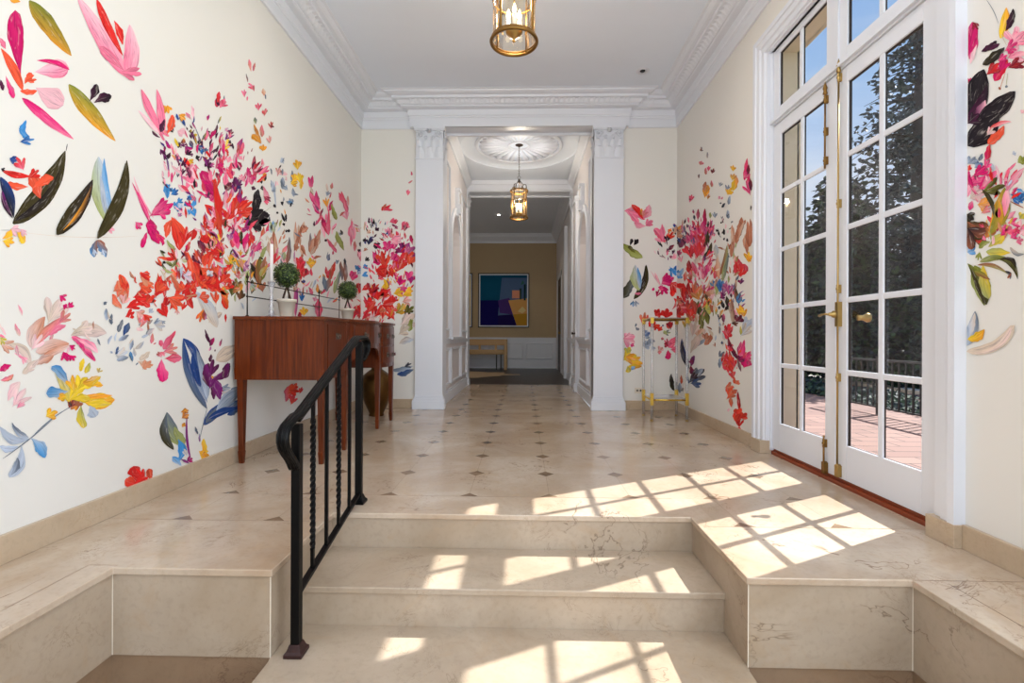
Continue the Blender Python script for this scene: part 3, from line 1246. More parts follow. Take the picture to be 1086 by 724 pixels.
672 610 672 570 12 0 kk
755 585 755 575 12 0 kk
725 640 732 620 12 0 kk
740 660 738 630 10 0 kk
775 655 772 620 14 0 kk
760 650 765 635 10 0 kk
770 690 775 675 10 0 kk
795 700 790 680 12 0 kk
690 660 680 600 30 0 pc
700 640 700 600 14 0 Rd
540 610 535 590 12 0 ds
505 600 508 560 8 0 ta
520 640 515 600 18 0 sp
555 640 560 600 20 0 pv
580 680 570 610 30 0 pm
610 690 600 620 34 0 mc
500 680 495 650 20 0 ds
480 710 490 690 30 0 kd
520 720 530 670 30 0 dB
540 710 545 650 24 0 pd
560 724 560 660 34 0 mp
600 724 610 650 40 0 pc
640 724 640 650 40 0 cr
665 724 668 640 26 0 GG
830 700 825 600 24 0 ta
870 640 885 550 30 0 an
900 600 890 560 26 0 na
860 690 900 580 20 0 at
935 724 925 580 30 0 na
945 660 940 560 18 0 an
@ 640 240 6.033
120 115 242 195 50 6 gh
160 130 200 165 20 0 Gg
170 120 185 85 20 0 kk d
195 120 222 85 24 0 kk d
122 450 185 320 50 12 Gs
195 465 275 245 44 26 GG
215 430 265 260 24 20 kG
225 400 205 255 52 -10 hw
235 390 220 270 24 0 wb
200 430 240 430 14 0 pp
190 475 188 510 22 0 sb
205 475 212 510 22 0 sw
360 370 330 300 14 0 pl
365 380 305 290 8 0 ll
370 370 440 330 60 0 pm
380 350 430 320 50 0 mm
370 380 400 430 40 0 mm
340 450 355 410 24 0 mR
312 400 325 405 20 0 mm
350 390 380 400 30 0 mp
425 370 490 430 70 -10 rr
430 360 470 400 50 0 rr
425 260 460 310 30 0 bb
440 280 480 270 30 0 bB
460 320 500 300 34 0 bb
480 330 510 270 26 0 bw
430 270 430 290 20 0 bb
470 300 480 310 26 0 ww
400 160 420 150 16 0 kd
415 150 450 120 20 0 dR
440 180 450 150 16 0 dk
420 190 440 200 14 0 pd
450 210 470 180 24 0 pl
480 190 490 150 24 0 dp
470 110 510 90 34 0 kd
490 130 530 60 34 0 dp
500 230 490 190 20 0 lp
550 180 530 130 44 0 rc
560 200 560 130 40 0 rc
545 290 550 220 30 0 rR
600 200 610 110 50 0 rc
600 190 590 60 50 0 pc
570 110 580 20 40 0 pm
620 180 640 90 40 0 cr
560 100 540 40 34 0 pR
600 60 620 0 44 0 pc
645 120 665 30 26 0 GG
640 215 690 110 30 8 GG
645 60 650 0 30 0 pm
700 60 680 0 30 0 cp
600 320 620 240 40 0 ml
640 330 660 250 34 0 pm
620 340 600 270 34 0 lp
660 300 670 250 34 0 mp
590 240 600 210 40 0 te
680 280 690 200 20 0 pl
590 300 570 230 30 0 cp
560 340 560 270 24 0 ar
520 350 530 290 20 0 rt
705 290 715 260 20 0 Oy
715 330 725 240 26 0 ca
740 330 730 180 26 0 at
725 200 720 120 24 0 tw
750 300 790 130 26 10 nh
765 340 800 180 24 0 hs
820 170 840 60 20 0 ta
820 190 830 100 24 0 an
850 110 855 20 24 0 an
900 130 910 50 20 0 at
870 60 880 0 22 0 an
920 170 915 90 20 0 na
940 120 940 0 30 0 na
930 230 935 170 40 0 yO
915 210 945 205 24 0 OO
870 290 855 200 40 0 rc
880 320 905 245 50 0 rc d
850 310 845 240 30 0 cr
870 320 890 270 40 0 rr
880 370 885 335 26 0 dv
860 350 880 350 14 0 dm
710 390 700 350 24 0 bs
730 410 740 350 40 0 bB
760 400 745 340 34 0 Bb
745 420 745 380 30 0 bB
770 430 790 350 30 0 vl
800 440 810 380 30 0 vp
745 460 780 440 24 0 vd
790 400 770 370 26 0 pv
760 460 770 420 24 0 mv
820 460 815 430 14 0 dd
820 400 820 370 20 0 lv
840 460 850 330 14 0 nt
855 480 850 400 18 0 nG
865 490 875 425 30 0 bs
520 480 510 370 34 0 rr
540 460 545 360 30 0 Rr
560 470 560 400 34 0 rn
510 560 540 480 50 0 rc
450 460 490 470 44 0 rr
440 530 500 500 40 0 ca
450 560 510 560 50 0 rr
480 520 520 520 60 0 lr
470 570 480 520 26 0 rR
560 570 570 470 40 0 ro
540 530 570 490 40 0 oR
590 560 580 480 34 0 rn
580 440 600 360 40 0 oa
610 470 590 400 50 0 Oa
620 440 630 380 30 0 oa
690 460 680 350 40 0 at
700 400 700 340 26 0 at
665 470 640 380 24 0 Gn
700 470 690 440 20 0 ll
590 560 610 480 24 0 hG
610 560 620 490 20 0 kg
630 680 625 530 34 0 gG
640 600 650 500 26 0 hG
670 620 650 510 26 0 gG
640 520 690 470 24 0 hO
680 560 660 500 26 0 hy
700 540 670 510 20 0 hh
600 620 580 560 30 0 at
560 610 560 560 30 0 on
770 520 755 470 20 0 kk
800 530 790 450 20 0 kG
780 520 800 525 20 0 kk
815 520 825 470 16 0 kG
740 530 745 510 14 0 ks
740 600 750 560 20 0 sk
770 610 770 560 20 0 dp
750 640 745 620 14 0 ws
745 690 745 640 8 0 ss
830 610 820 470 30 0 tn
850 610 880 570 50 0 Rd
820 620 860 620 20 0 kn
830 580 840 540 34 0 pl
870 570 880 510 34 0 yO
900 580 890 520 34 0 OO
910 550 860 530 26 0 yO
890 660 950 590 50 0 ww
880 700 940 640 40 0 wt
880 690 878 640 14 0 hy
250 630 270 560 40 0 oa
270 610 285 570 26 0 ra
335 570 355 540 50 0 rr
330 560 370 560 34 0 rr
400 580 410 540 60 0 rr
290 640 325 610 50 0 rr
330 630 350 650 40 0 or
400 620 435 640 40 0 Rr
430 660 425 610 26 0 RR
350 670 370 640 24 0 ro
380 680 425 680 24 0 hs
375 640 385 630 12 0 ss
205 640 210 620 10 0 ss
220 665 225 650 12 0 ss
260 690 290 680 24 0 Bw
270 720 285 690 26 0 ws
130 720 190 700 40 0 pl
120 640 128 630 14 0 kk
120 670 128 660 10 0 ks
780 660 820 670 40 0 rc
790 700 810 630 34 0 cr
795 700 780 660 24 0 rp
520 650 525 600 26 0 hO
540 640 545 590 30 0 Oh
600 700 610 640 50 0 at
570 700 590 620 50 0 te
@ 640 340 6.033
125 40 125 25 12 0 kk
130 110 190 140 60 0 lp
140 120 170 90 50 0 pl
130 130 160 110 20 0 mp
170 150 195 160 20 0 pm
205 40 220 60 12 0 ss
130 240 170 180 60 0 yy
130 250 200 220 60 0 yy
150 260 240 270 50 0 yO
160 300 240 290 30 0 yO
140 230 200 250 50 0 OO
150 210 160 170 30 0 yh
155 290 160 330 30 0 hy d
180 290 195 310 30 0 wb d
260 160 290 150 50 0 sw
290 110 310 150 40 0 ws
260 90 290 80 40 0 Bw
310 160 320 190 24 0 sw
350 190 375 170 34 0 al
350 200 365 200 26 0 ap
370 110 385 120 16 0 pn
415 170 405 120 26 0 cp
420 170 465 105 34 0 pc
420 170 450 150 40 0 pc
430 185 490 180 34 0 pc
410 160 395 150 30 0 cR
413 190 415 245 38 0 cm d
545 290 505 125 30 -14 kB
520 250 510 140 20 -10 sk
535 380 545 250 8 0 Bs
545 400 540 350 10 0 BB
560 290 580 225 24 0 dv
570 280 560 250 20 0 vR
565 340 560 290 22 0 dR
580 330 575 310 14 0 vR
550 395 635 320 60 28 ks
560 400 620 400 40 10 Bs
590 360 635 310 30 0 sw
570 370 600 340 30 0 dk
450 440 435 345 26 -8 Gk
470 460 468 390 20 0 sG
490 460 490 400 24 0 sw
500 400 500 350 16 0 oa
510 450 500 430 24 0 st
600 165 650 95 40 6 sw
650 150 690 80 30 10 an
560 200 620 80 40 0 te
620 130 640 60 50 0 te
650 120 660 80 40 0 an
400 70 390 80 24 0 hh
745 80 742 60 10 0 ss
760 150 760 130 12 0 sB
745 40 745 10 10 0 sw
770 80 820 90 50 0 rc
800 110 800 30 40 0 rc
860 240 800 110 24 -10 dR
880 320 860 240 14 0 dn
800 190 820 170 30 0 rc
740 230 770 200 30 -10 ss
745 300 750 240 24 0 sw
760 260 770 210 14 0 rr
780 310 790 210 34 0 cr
800 330 790 250 30 0 rp
820 320 810 210 34 0 ro
840 300 830 240 30 0 cr
800 270 780 280 40 0 or
830 370 820 320 34 0 oc
840 400 835 360 16 0 oo
850 400 860 390 30 0 oa
870 240 880 140 30 0 mp
880 260 900 130 34 0 pm
890 280 940 200 40 0 mp
900 300 920 250 50 0 mm
910 240 945 220 40 0 pm
860 260 890 230 40 0 md
925 290 940 260 30 0 pm
780 430 830 420 40 0 oa
800 480 820 430 40 0 oo
790 500 840 460 34 0 oa
820 550 815 490 20 0 oa
835 440 850 460 30 0 ao
800 580 805 560 12 0 ll
870 560 862 460 20 0 rR
850 610 880 570 60 0 ro
840 640 870 600 50 0 or
880 620 910 600 50 0 ro
870 680 870 630 30 0 rr
845 590 850 570 20 0 rr
860 685 880 690 12 0 rr
940 60 890 40 30 0 wt
920 20 945 0 30 0 ww
# near right wall
@ 1000 0 5.57
160 350 175 130 80 0 pm
150 330 195 140 60 0 mm
180 130 205 170 30 0 RR
165 370 200 270 20 0 le
345 215 375 55 50 10 yO
375 175 415 60 36 10 dk
330 140 260 0 4 8 ss l
380 270 345 200 4 0 tt l
235 300 315 245 34 8 dk
280 290 335 260 24 0 dd
245 375 360 285 46 8 Gk
440 280 440 170 90 0 pl
400 260 480 200 70 0 lp
390 340 480 310 70 0 pl
370 300 440 260 40 0 pm
330 360 380 330 30 0 pm
390 320 410 290 26 0 mm
390 400 480 355 50 12 RR
390 390 470 370 30 0 rR
310 470 380 360 50 0 mr
340 420 370 350 40 0 mm
260 440 325 380 44 0 rR
370 430 340 520 6 0 ta l
385 430 375 510 4 0 th l
330 525 345 520 16 0 nn
370 512 385 510 14 0 ss
150 490 168 465 24 0 Rm
150 720 245 410 130 0 kk
145 700 265 490 60 30 dk
200 724 250 600 50 0 dl
170 760 430 540 110 10 kk
465 670 480 650 20 0 ll
@ 1000 120 5.57
145 190 340 0 130 10 kk
150 60 210 10 60 0 dk
275 175 360 80 46 10 oo
270 110 400 55 20 -20 rl
265 130 300 90 30 0 tl
260 270 280 190 34 0 mr
250 330 280 280 34 0 mp
190 370 250 320 50 0 mm
150 300 190 260 44 10 ws
180 270 200 300 34 0 sw
190 320 230 300 50 0 wB
215 280 235 240 20 0 ss
150 340 160 310 34 0 rr
140 460 190 360 60 0 pm
150 420 240 380 60 0 pm
220 450 315 345 50 0 mp
240 430 280 370 26 0 pl
145 500 160 430 34 0 pl
160 570 175 520 24 0 mp
170 500 240 470 90 0 tl
210 540 280 540 70 0 aO
230 590 280 560 30 0 ap
235 470 350 420 60 -14 gG
270 724 370 440 90 26 Og
290 700 330 520 50 20 gO
240 460 300 600 24 -20 GG
370 600 385 450 40 0 pl
385 450 480 330 34 -8 pl
370 400 380 385 22 0 lp
420 240 430 235 22 0 ww
445 290 480 270 46 0 hg
470 290 480 260 20 0 gg
400 480 480 500 40 0 bb
450 530 480 470 44 10 Bb
410 500 450 530 24 0 Bb
440 450 480 470 20 0 bw
400 520 480 560 8 0 nn l
380 620 430 580 24 0 lp
390 650 440 620 20 0 pm
370 670 400 690 24 0 mp
350 700 375 660 20 0 pm
400 710 450 690 26 0 cp
430 680 450 710 22 0 mc
410 650 460 670 20 0 pm
460 620 480 600 40 0 hy
345 724 365 700 20 0 mm
147 640 230 724 110 -20 Gn
150 600 180 620 50 0 kG
@ 1000 240 4.826
130 10 205 90 100 -14 kn
150 70 200 40 50 0 nr
220 60 250 0 44 10 On
125 130 160 110 50 0 wb
190 110 240 80 24 -8 gh
190 130 185 170 20 10 hg
240 100 320 40 40 0 hy
230 130 340 135 34 0 hy
200 180 330 165 26 -12 hg
250 165 385 270 30 -44 gG
300 170 370 230 20 -34 kG
190 200 330 245 18 -20 nh
320 230 345 268 16 -12 ks
335 265 350 240 10 0 nn
350 110 415 140 20 14 ts
215 405 165 200 90 10 hg
225 400 130 190 60 20 Gg
235 360 210 210 50 -10 hy
215 405 150 220 20 0 GG
170 230 240 270 24 0 gn
125 600 165 445 54 10 ws
140 560 165 450 26 0 wt
135 575 210 530 40 16 yO
120 640 372 505 62 44 tt b
150 642 355 515 36 42 te b
300 10 330 20 34 0 pm
330 30 370 20 40 0 cp
350 60 380 40 26 0 pm
380 80 410 70 30 0 pp
390 30 415 20 40 0 ll
270 10 300 0 20 0 pl
"""
UC1 = 386.0; UC2 = 717.0
SCATTER = [  # cx cy rx ry n size colours : small dabs between the large petals, in photo pixels
 (205,150,38,26,60,7,'dddvppmkBly'),(235,185,45,30,70,9,'ppmmccrldv'),(225,225,40,30,50,9,'rrocmpldv'),(250,245,35,25,50,9,'pmmlvprc'),
 (205,285,38,30,60,9,'rroooRralt'),(170,310,40,20,30,8,'roaalrw'),(235,270,22,30,40,8,'OypmlraG'),(262,285,18,32,40,9,'nthGgOalp'),(290,265,14,25,20,8,'atnlp'),
 (255,300,20,30,25,8,'lthwOgp'),(295,215,18,35,24,5,'kswlhO'),(340,245,22,45,24,6,'cplmast'),(315,285,22,30,30,6,'tanlpw'),(335,310,22,24,24,6,'pclnwO'),
 (395,247,20,12,40,4,'kdBatpls'),(420,262,18,16,44,5,'pmcrlvR'),(405,285,20,16,36,5,'rrocmRp'),(395,325,24,20,60,6,'rrRcoaOl'),(425,300,14,20,34,5,'pmvOylr'),
 (378,335,8,10,14,5,'cmrlp'),(730,250,14,14,40,5,'dkspvlBt'),(745,258,14,26,70,6,'ppcmRrlv'),(745,292,14,22,50,6,'pmcrlat'),(738,325,18,18,60,6,'rroRacln'),
 (758,320,12,20,34,6,'Oahgtn'),(775,280,8,30,26,5,'tanshl'),(778,318,10,14,28,4,'Bbvdpl'),(765,240,12,14,14,3,'kkslp'),(780,380,10,16,24,5,'rcopRl'),(762,355,8,16,14,6,'ttanw'),
 (1052,200,26,22,40,9,'pmlcwrp'),(1062,245,22,16,34,8,'pcmhyla'),(706,268,12,10,16,4,'dpklv'),(120,350,40,18,14,7,'wtsea'),(40,360,40,30,14,9,'eeltp'),
 (260,175,16,16,14,6,'pmdlR'),(185,185,14,20,16,6,'pvdlp')]
def scatter_lines(rng):
    out = ['@ 0 0 1']
    for cx, cy, rx, ry, n, sz, cols in SCATTER:
        for i in range(n):
            a = rng.uniform(0, 6.283); r_ = math.sqrt(rng.random()); x, y = cx+rx*r_*math.cos(a), cy+ry*r_*math.sin(a)
            th = rng.gauss(-PI/2, .35)+(x-cx)/rx*.9; L = sz*rng.uniform(.6, 1.7); c1 = rng.choice(cols)
            out.append('%.2f %.2f %.2f %.2f %.2f %.2f %s%s' % (x, y, x+L*math.cos(th), y+L*math.sin(th), L*rng.uniform(.14, .34), L*rng.uniform(-.1, .1), c1, rng.choice(cols) if rng.random() < .3 else c1))
    return out
def mural_mesh():
    rng = random.Random(7)
    out = {'L': [], 'BL': [], 'BR': [], 'R': []}
    ox = oy = 0; sc = 1; cnt = 0; n_tr = 0
    lines = []; sc_ = 1.0; r2 = random.Random(21)
    for ln in MURAL.splitlines():
        tk = ln.split(); lines.append(ln)
        if tk and tk[0] == '@': sc_ = float(tk[3])
        elif len(tk) == 7 and tk[0][0] != '#':
            a, b, c_, d_, w_, be = map(float, tk[:6]); L_ = math.hypot(c_-a, d_-b)
            if L_ > 0 and w_/L_ > .46 and 3.5 < max(L_, w_)/sc_ < 26:      # broad petal: three finer brush marks fanning from its base
                lines.pop(); L2 = max(L_, w_*.95); th = math.atan2(d_-b, c_-a); mx_, my_ = (a+c_)/2, (b+d_)/2
                bx, by = mx_-math.cos(th)*L2*.5, my_-math.sin(th)*L2*.5; fan = min(.62, .75*w_/L2)
                for s_ in (-1, 1, 0):
                    t2 = th+s_*fan+r2.uniform(-.1, .1); l2 = L2*(1.08 if s_ == 0 else r2.uniform(.82, 1.05))
                    lines.append('%.1f %.1f %.1f %.1f %.1f %.1f %s' % (bx, by, bx+math.cos(t2)*l2, by+math.sin(t2)*l2, w_*r2.uniform(.40, .52), s_*w_*-.06, (tk[6] if s_ or r2.random() < .6 else tk[6][::-1])+' d'))
    for ln in scatter_lines(rng)+lines:
        ln = ln.strip()
        if not ln or ln[0] == '#': continue
        tk = ln.split()
        if tk[0] == '@': ox, oy, sc = map(float, tk[1:4]); n_tr = sc != 1; continue
        x0, y0, x1, y1, w, bend = map(float, tk[:6]); cc = tk[6]; sh = tk[7] if len(tk) > 7 else ''
        x0 = ox+x0/sc; x1 = ox+x1/sc; y0 = oy+y0/sc; y1 = oy+y1/sc; w = w/sc; bend = bend/sc
        dx, dy = x1-x0, y1-y0; L = math.hypot(dx, dy) or .01
        if L < w*1.0 and sh != 'l': 
            k_ = w*.8/L; mx_, my_ = (x0+x1)/2, (y0+y1)/2; x0 = mx_-dx/2*k_; y0 = my_-dy/2*k_; dx *= k_; dy *= k_; L = w*.8
        if n_tr and L < 35 and sh != 'l':
            k_ = 1.14; mx_, my_ = (x0+x1)/2, (y0+y1)/2; x0 = mx_-dx/2*k_; y0 = my_-dy/2*k_; dx *= k_; dy *= k_; L *= k_; w *= 1.10
        nx, ny = -dy/L, dx/L; n = 14 if L > 14 else 9
        pts = []
        ph = rng.uniform(0, 6); fr = rng.uniform(5, 9)
        for i in range(n+1):
            t = i/n; cx = x0+dx*t+nx*bend*4*t*(1-t); cy = y0+dy*t+ny*bend*4*t*(1-t)
            if sh == 'l': hw = w/2*(.5+.5*math.sin(PI*t))
            elif sh == 'b': hw = w/2*math.sqrt(max(0, 1-abs(2*t-1)**3.2))*(.75+.25*t)
            elif sh == 'd': hw = w/2*min(1, (math.sin(PI*min(1, t*.62+.0))**1.2)*1.1)*(math.sqrt(max(0, 1-((t-.62)/.38)**2)) if t > .62 else 1)
            else: tt = (t*.96+.02)**(.8 if cnt % 3 else 1.15); hw = w/2*math.sin(PI*tt)**.85*1.06
            ja = 1+.18*math.sin(t*fr+ph)+.10*math.sin(t*fr*2.7+ph)+rng.uniform(-.04, .04); jb = 1+.18*math.sin(t*fr+ph*2.3+1)+.10*math.sin(t*fr*3.1+ph*1.7)+rng.uniform(-.04, .04)
            if sh == 'l': ja = jb = 1
            if L > 30 or w > 14: ja = 1+(ja-1)*.35; jb = 1+(jb-1)*.35
            if i == 0 or i == n: ja = jb = .5
            pts.append(((cx-nx*hw*ja, cy-ny*hw*ja), (cx, cy), (cx+nx*hw*jb, cy+ny*hw*jb), t))
        mu = (x0+x1)/2
        if 437 < mu < 662 or (797 < mu < 1024): continue
        if mu < UC1: wall = 'L'
        elif mu < 445: wall = 'BL'
        elif mu < UC2: wall = 'BR'
        else: wall = 'R'
        A = PAL[cc[0]]; B = PAL[cc[1]]; jit = rng.uniform(.92, 1.06)
        rows = []
        off = .0005+(cnt % 44)*.00007; cnt += 1
        near = mu > 900
        for a, b, c_, t in pts:
            row = []
            for q, (u, v) in enumerate((a, b, c_)):
                if wall == 'L': P = hit(u, v, 0, WX0); P.y = min(max(P.y, .4), WY-.004); P.x = WX0+off
                elif wall == 'BL': P = hit(u, v, 1, WY); P.x = min(max(P.x, WX0+.004), -1.02); P.y = WY-off
                elif wall == 'BR': P = hit(u, v, 1, WY); P.x = max(min(P.x, WX1-.004), .9); P.y = WY-off
                else:
                    P = hit(u, v, 0, WX1)
                    P.y = min(P.y, 2.10) if near else min(max(P.y, 3.94), WY-.004)
                    P.x = WX1-off
                P.z = min(max(P.z, .10), 3.49)
                s_ = min(1, max(0, t*.75+(q-1)*.32+.1)); col = tuple(lin(min(255, (A[k_]*(1-s_)+B[k_]*s_)*jit)) for k_ in range(3))+(1,)
                if q == 1: col = tuple(min(1, x*1.08+.01) for x in col[:3])+(1,)
                row.append((P, col, (t*L+cnt*41.7, q/2.0*w+cnt*17.3)))
            rows.append(row)
        out[wall].append(rows)
    # the same printed pattern continues on the walls nearer the door of the hall, outside the picture
    for rows in list(out['L']):
        ymax = max(v_[0].y for rw in rows for v_ in rw); ymin = min(v_[0].y for rw in rows for v_ in rw)
        if 1.95 < ymin and ymax < 3.88:
            out['L'].append([[(v_[0]-Vector((0, 2.1, 0)), v_[1], v_[2]) for v_ in rw] for rw in rows])
            if ymin > 3.14: out['R'].append([[(Vector((WX1-(v_[0].x-WX0), v_[0].y-2.1, v_[0].z)), v_[1], v_[2]) for v_ in rw] for rw in rows])
    return out
STROKES = mural_mesh()
def paint(mb, walls):
    """append strokes as faces of the wall mesh; returns per-vertex data"""
    data = {}
    for wl in walls:
        for rows in STROKES[wl]:
            base = len(mb.v); vs = []; fs = []
            for r in rows:
                for P, c, uvq in r: data[base+len(vs)] = (c, uvq); vs.append(P)
            for i in range(len(rows)-1):
                for q in range(2): fs.append((i*3+q, i*3+q+1, (i+1)*3+q+1, (i+1)*3+q))
            mb.add(vs, fs, 1)
    return data
def finish_mural(o, data, nrm):
    me = o.data; ca = me.color_attributes.new('paint', 'FLOAT_COLOR', 'POINT'); uvl = me.uv_layers.new(name='stroke')
    for i, (c, u_) in data.items(): ca.data[i].color = c
    for lp in me.loops:
        d = data.get(lp.vertex_index)
        if d: uvl.data[lp.index].uv = d[1]
    n = Vector(nrm); flip = [p.index for p in me.polygons if p.material_index == 1 and p.normal.dot(n) < 0]
    bm = bmesh.new(); bm.from_mesh(me); bm.faces.ensure_lookup_table()
    bmesh.ops.reverse_faces(bm, faces=[bm.faces[i] for i in flip]); bm.to_mesh(me); bm.free()

# ------------------------------------------------------------------ room shell
CZ = 3.84; YB = -2.6
mb = MB(); mb.box(WX0-.15, WX0, YB, WY+.13, -.6, CZ); d = paint(mb, ['L']); o = struct(mb, 'wall_left', ['paper', 'mural']); finish_mural(o, d, (1, 0, 0))
mb = MB()
mb.box(WX1, WX1+.24, YB, -1.6, -.6, CZ); mb.box(WX1, WX1+.24, 1.0, 2.24, -.6, CZ); mb.box(WX1, WX1+.24, -1.6, 1.0, 3.13, CZ); mb.box(WX1, WX1+.24, -1.6, 1.0, -.6, .04); mb.box(WX1, WX1+.24, 3.79, WY+.13, -.1, CZ); mb.box(WX1, WX1+.24, 2.24, 3.79, 3.13, CZ)
d = paint(mb, ['R']); o = struct(mb, 'wall_right', ['paper', 'mural']); finish_mural(o, d, (-1, 0, 0))
mb = MB()
mb.box(WX0, -1.03, WY, WY+.13, 0, CZ); mb.box(.87, WX1, WY, WY+.13, 0, CZ); mb.box(-1.03, .87, WY, WY+.13, 3.52, CZ)
d = paint(mb, ['BL', 'BR']); o = struct(mb, 'wall_back', ['paper', 'mural']); finish_mural(o, d, (0, -1, 0))
# exterior stucco lining of the door opening and outside face of the house
mb = MB(); mb.box(2.12, 2.165, YB, -1.6, -.3, 4.4); mb.box(2.12, 2.165, 1.0, 2.24, -.3, 4.4); mb.box(2.12, 2.165, -1.6, 1.0, 3.13, 4.4); mb.box(2.12, 2.165, 3.79, 9.2, -.3, 4.4); mb.box(2.12, 2.165, 2.24, 3.79, 3.13, 4.4)
mb.box(1.975, 2.12, 3.775, 3.79, -.1, 3.13); mb.box(1.975, 2.12, 2.24, 2.255, -.1, 3.13); mb.box(1.975, 2.12, 2.255, 3.775, 3.115, 3.13)
struct(mb, 'wall_exterior', 'stucco')
mb = MB(); mb.box(WX0-.15, WX1+.3, YB, WY+.10, CZ, CZ+.12); struct(mb, 'ceiling', 'ceil')
# wall behind the camera, its unseen window added for fill light
mb = MB(); mb.box(WX0-.15, -1.75, YB-.15, YB, -.6, CZ); mb.box(1.6, WX1+.3, YB-.15, YB, -.6, CZ); mb.box(-1.75, 1.6, YB-.15, YB, 3.4, CZ); mb.box(-1.75, 1.6, YB-.15, YB, -.6, .1)
struct(mb, 'wall_front', 'paper')
mb = MB()
for x in (-1.75, -1.18, -.62, -.06, .50, 1.06, 1.56): mb.box(x, x+.04, YB-.09, YB-.04, .1, 3.4)
for z in (.1, .9, 1.7, 2.5, 3.36): mb.box(-1.75, 1.6, YB-.085, YB-.045, z, z+.04)
struct(mb, 'window_added_rear', 'white')
mb = MB()
for y in (-1.6, -1.0, -.35, .30, .94): mb.box(1.98, 2.02, y, y+.06, .04, 3.13)
for z in (.04, .68, 1.32, 1.96, 2.60, 3.08): mb.box(1.98, 2.02, -1.6, 1.0, z, z+.05)
struct(mb, 'window_added_side', 'white')  # unseen side window, added together with its fill light

# floors
E1 = 2.424; XL, XR = -.962, .842; WL, WR = -1.585, 1.452; YF = 1.822
mb = MB(); T = .028
# upper floor slab as a plan polygon with the stair notch, thin top slab with small overhang
poly = [(WX0, YB), (WL+.0, YB), (WL, YF), (XL, YF), (XL, E1), (XR, E1), (XR, YF), (WR, YF), (WR, YB), (WX1, YB), (WX1, 2.24), (1.93, 2.24), (1.93, 3.79), (WX1, 3.79), (WX1, WY), (.86, WY), (.90, 9.05), (-1.07, 9.05), (-1.03, WY), (WX0, WY)]
mb.prism(poly, -T, 0)
struct(mb, 'floor', 'floor', bevel=.004)
iN = .012
for b_ in ((WX0, WL-iN, YB, YF+iN, -.345, -T), (WR+iN, WX1, YB, YF+iN, -.345, -T), (WX0, XL-iN, YF+iN, E1+iN, -.345, -T), (XR+iN, WX1, YF+iN, E1+iN, -.345, -T), (WX0, WX1, E1+iN, 2.7, -.36, -T)):
    mb = MB(); mb.box(*b_); struct(mb, 'wall_plinth', 'stone')
mb = MB()
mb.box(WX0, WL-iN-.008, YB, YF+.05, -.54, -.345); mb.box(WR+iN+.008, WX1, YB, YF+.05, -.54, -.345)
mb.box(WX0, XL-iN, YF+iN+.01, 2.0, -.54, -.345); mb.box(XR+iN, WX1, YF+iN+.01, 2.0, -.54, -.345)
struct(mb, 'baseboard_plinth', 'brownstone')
# white joint lines at the inner corners of the plinth
mb = MB()
for x, y in ((WL-iN, YF+iN), (WR+iN, YF+iN)): mb.box(x-.002, x+.002, y-.002, y+.002, -.345, -T)
for x in (XL-iN, XR+iN): mb.box(x-.0015, x+.0015, YF+iN-.0006, YF+iN+.002, -.345, -T)
struct(mb, 'trim_1', 'plate')
# steps
st_ = empty('entry_steps', (-.06, 2.2, -.35), 'pale marble steps rising from the lower landing to the tiled floor', 'steps')
mb = MB(); mb.box(XL-.014, XR+.014, 2.040, E1+iN, -.176-T, -.176); mb.build('tread', 'stone', st_, .004)
mb = MB(); mb.box(XL-.014, XR+.014, 2.052, 2.3, -.35, -.176-T); mb.build('riser', 'stone', st_)
# bottom step with rounded ends
def rounded(x0, x1, y0, y1, r, n=8):
    p = [(x1, y1), (x0, y1)]
    for i in range(n+1): a = PI+PI/2*i/n; p.append((x0+r+r*math.cos(a), y0+r+r*math.sin(a)))
    for i in range(n+1): a = 1.5*PI+PI/2*i/n; p.append((x1-r+r*math.cos(a), y0+r+r*math.sin(a)))
    return p
mb = MB(); mb.prism(rounded(-.972, .852, 1.2, YF+.008, .14)+[], -.345-T, -.345); mb.box(XL-.014, XR+.014, YF, 2.06, -.345-T, -.345)
mb.build('bottom_tread', 'stone', st_, .004)
mb = MB(); mb.prism(rounded(-.965, .845, 1.212, YF+.008, .13), -.52, -.345-T); mb.build('bottom_riser', 'stone', st_)
mb = MB(); mb.box(WL-iN, WR+iN, YB, YF+.02, -.56, -.52); struct(mb, 'floor_lower', 'stone')
# narrow slab joint lines on floor ledges
mb = MB()
mb.box(WL-.115, WL-.112, YB, 1.84, 0, .0006); mb.box(WR+.112, WR+.115, YB, 1.80, 0, .0006)
mb.box(WX0, -1.0, 2.307, 2.310, 0, .0006); mb.box(-1.7, WL, 1.84, 1.843, 0, .0006)
mb.box(XR+.02, WX1, 2.307, 2.310, 0, .0006); mb.box(WR, WX1, 1.82, 1.823, 0, .0006); mb.box(XL+.01, XR-.01, 2.697, 2.700, 0, .0006)
struct(mb, 'trim_2', 'darkframe' if False else 'brownstone')

# baseboards (marble)
bp = [(0, 0), (.02, 0), (.02, .105), (.016, .113), (0, .115)]
def vert(a, b, h): return (a, b, h)
mb = MB(); mb.box(WX0, WX0+.02, YB, 2.9, 0, .115); mb.box(WX0, WX0+.022, 2.9, 3.30, 0, .115); mb.box(WX0, WX0+.02, 3.30, WY, 0, .115); struct(mb, 'baseboard_left', 'base', .003)
mb = MB(); mb.box(WX1-.02, WX1, YB, 2.10, 0, .105); mb.box(WX1-.02, WX1, 3.93, WY, 0, .105)
mb.box(1.845, 1.935, 2.10, 2.245, 0, .10); mb.box(1.845, 1.935, 3.785, 3.935, 0, .10); struct(mb, 'baseboard_right', 'base', .003)
mb = MB(); mb.box(WX0+.02, -1.37, WY-.02, WY, 0, .115); mb.box(1.24, WX1-.02, WY-.02, WY, 0, .115); struct(mb, 'baseboard_back', 'base', .003)

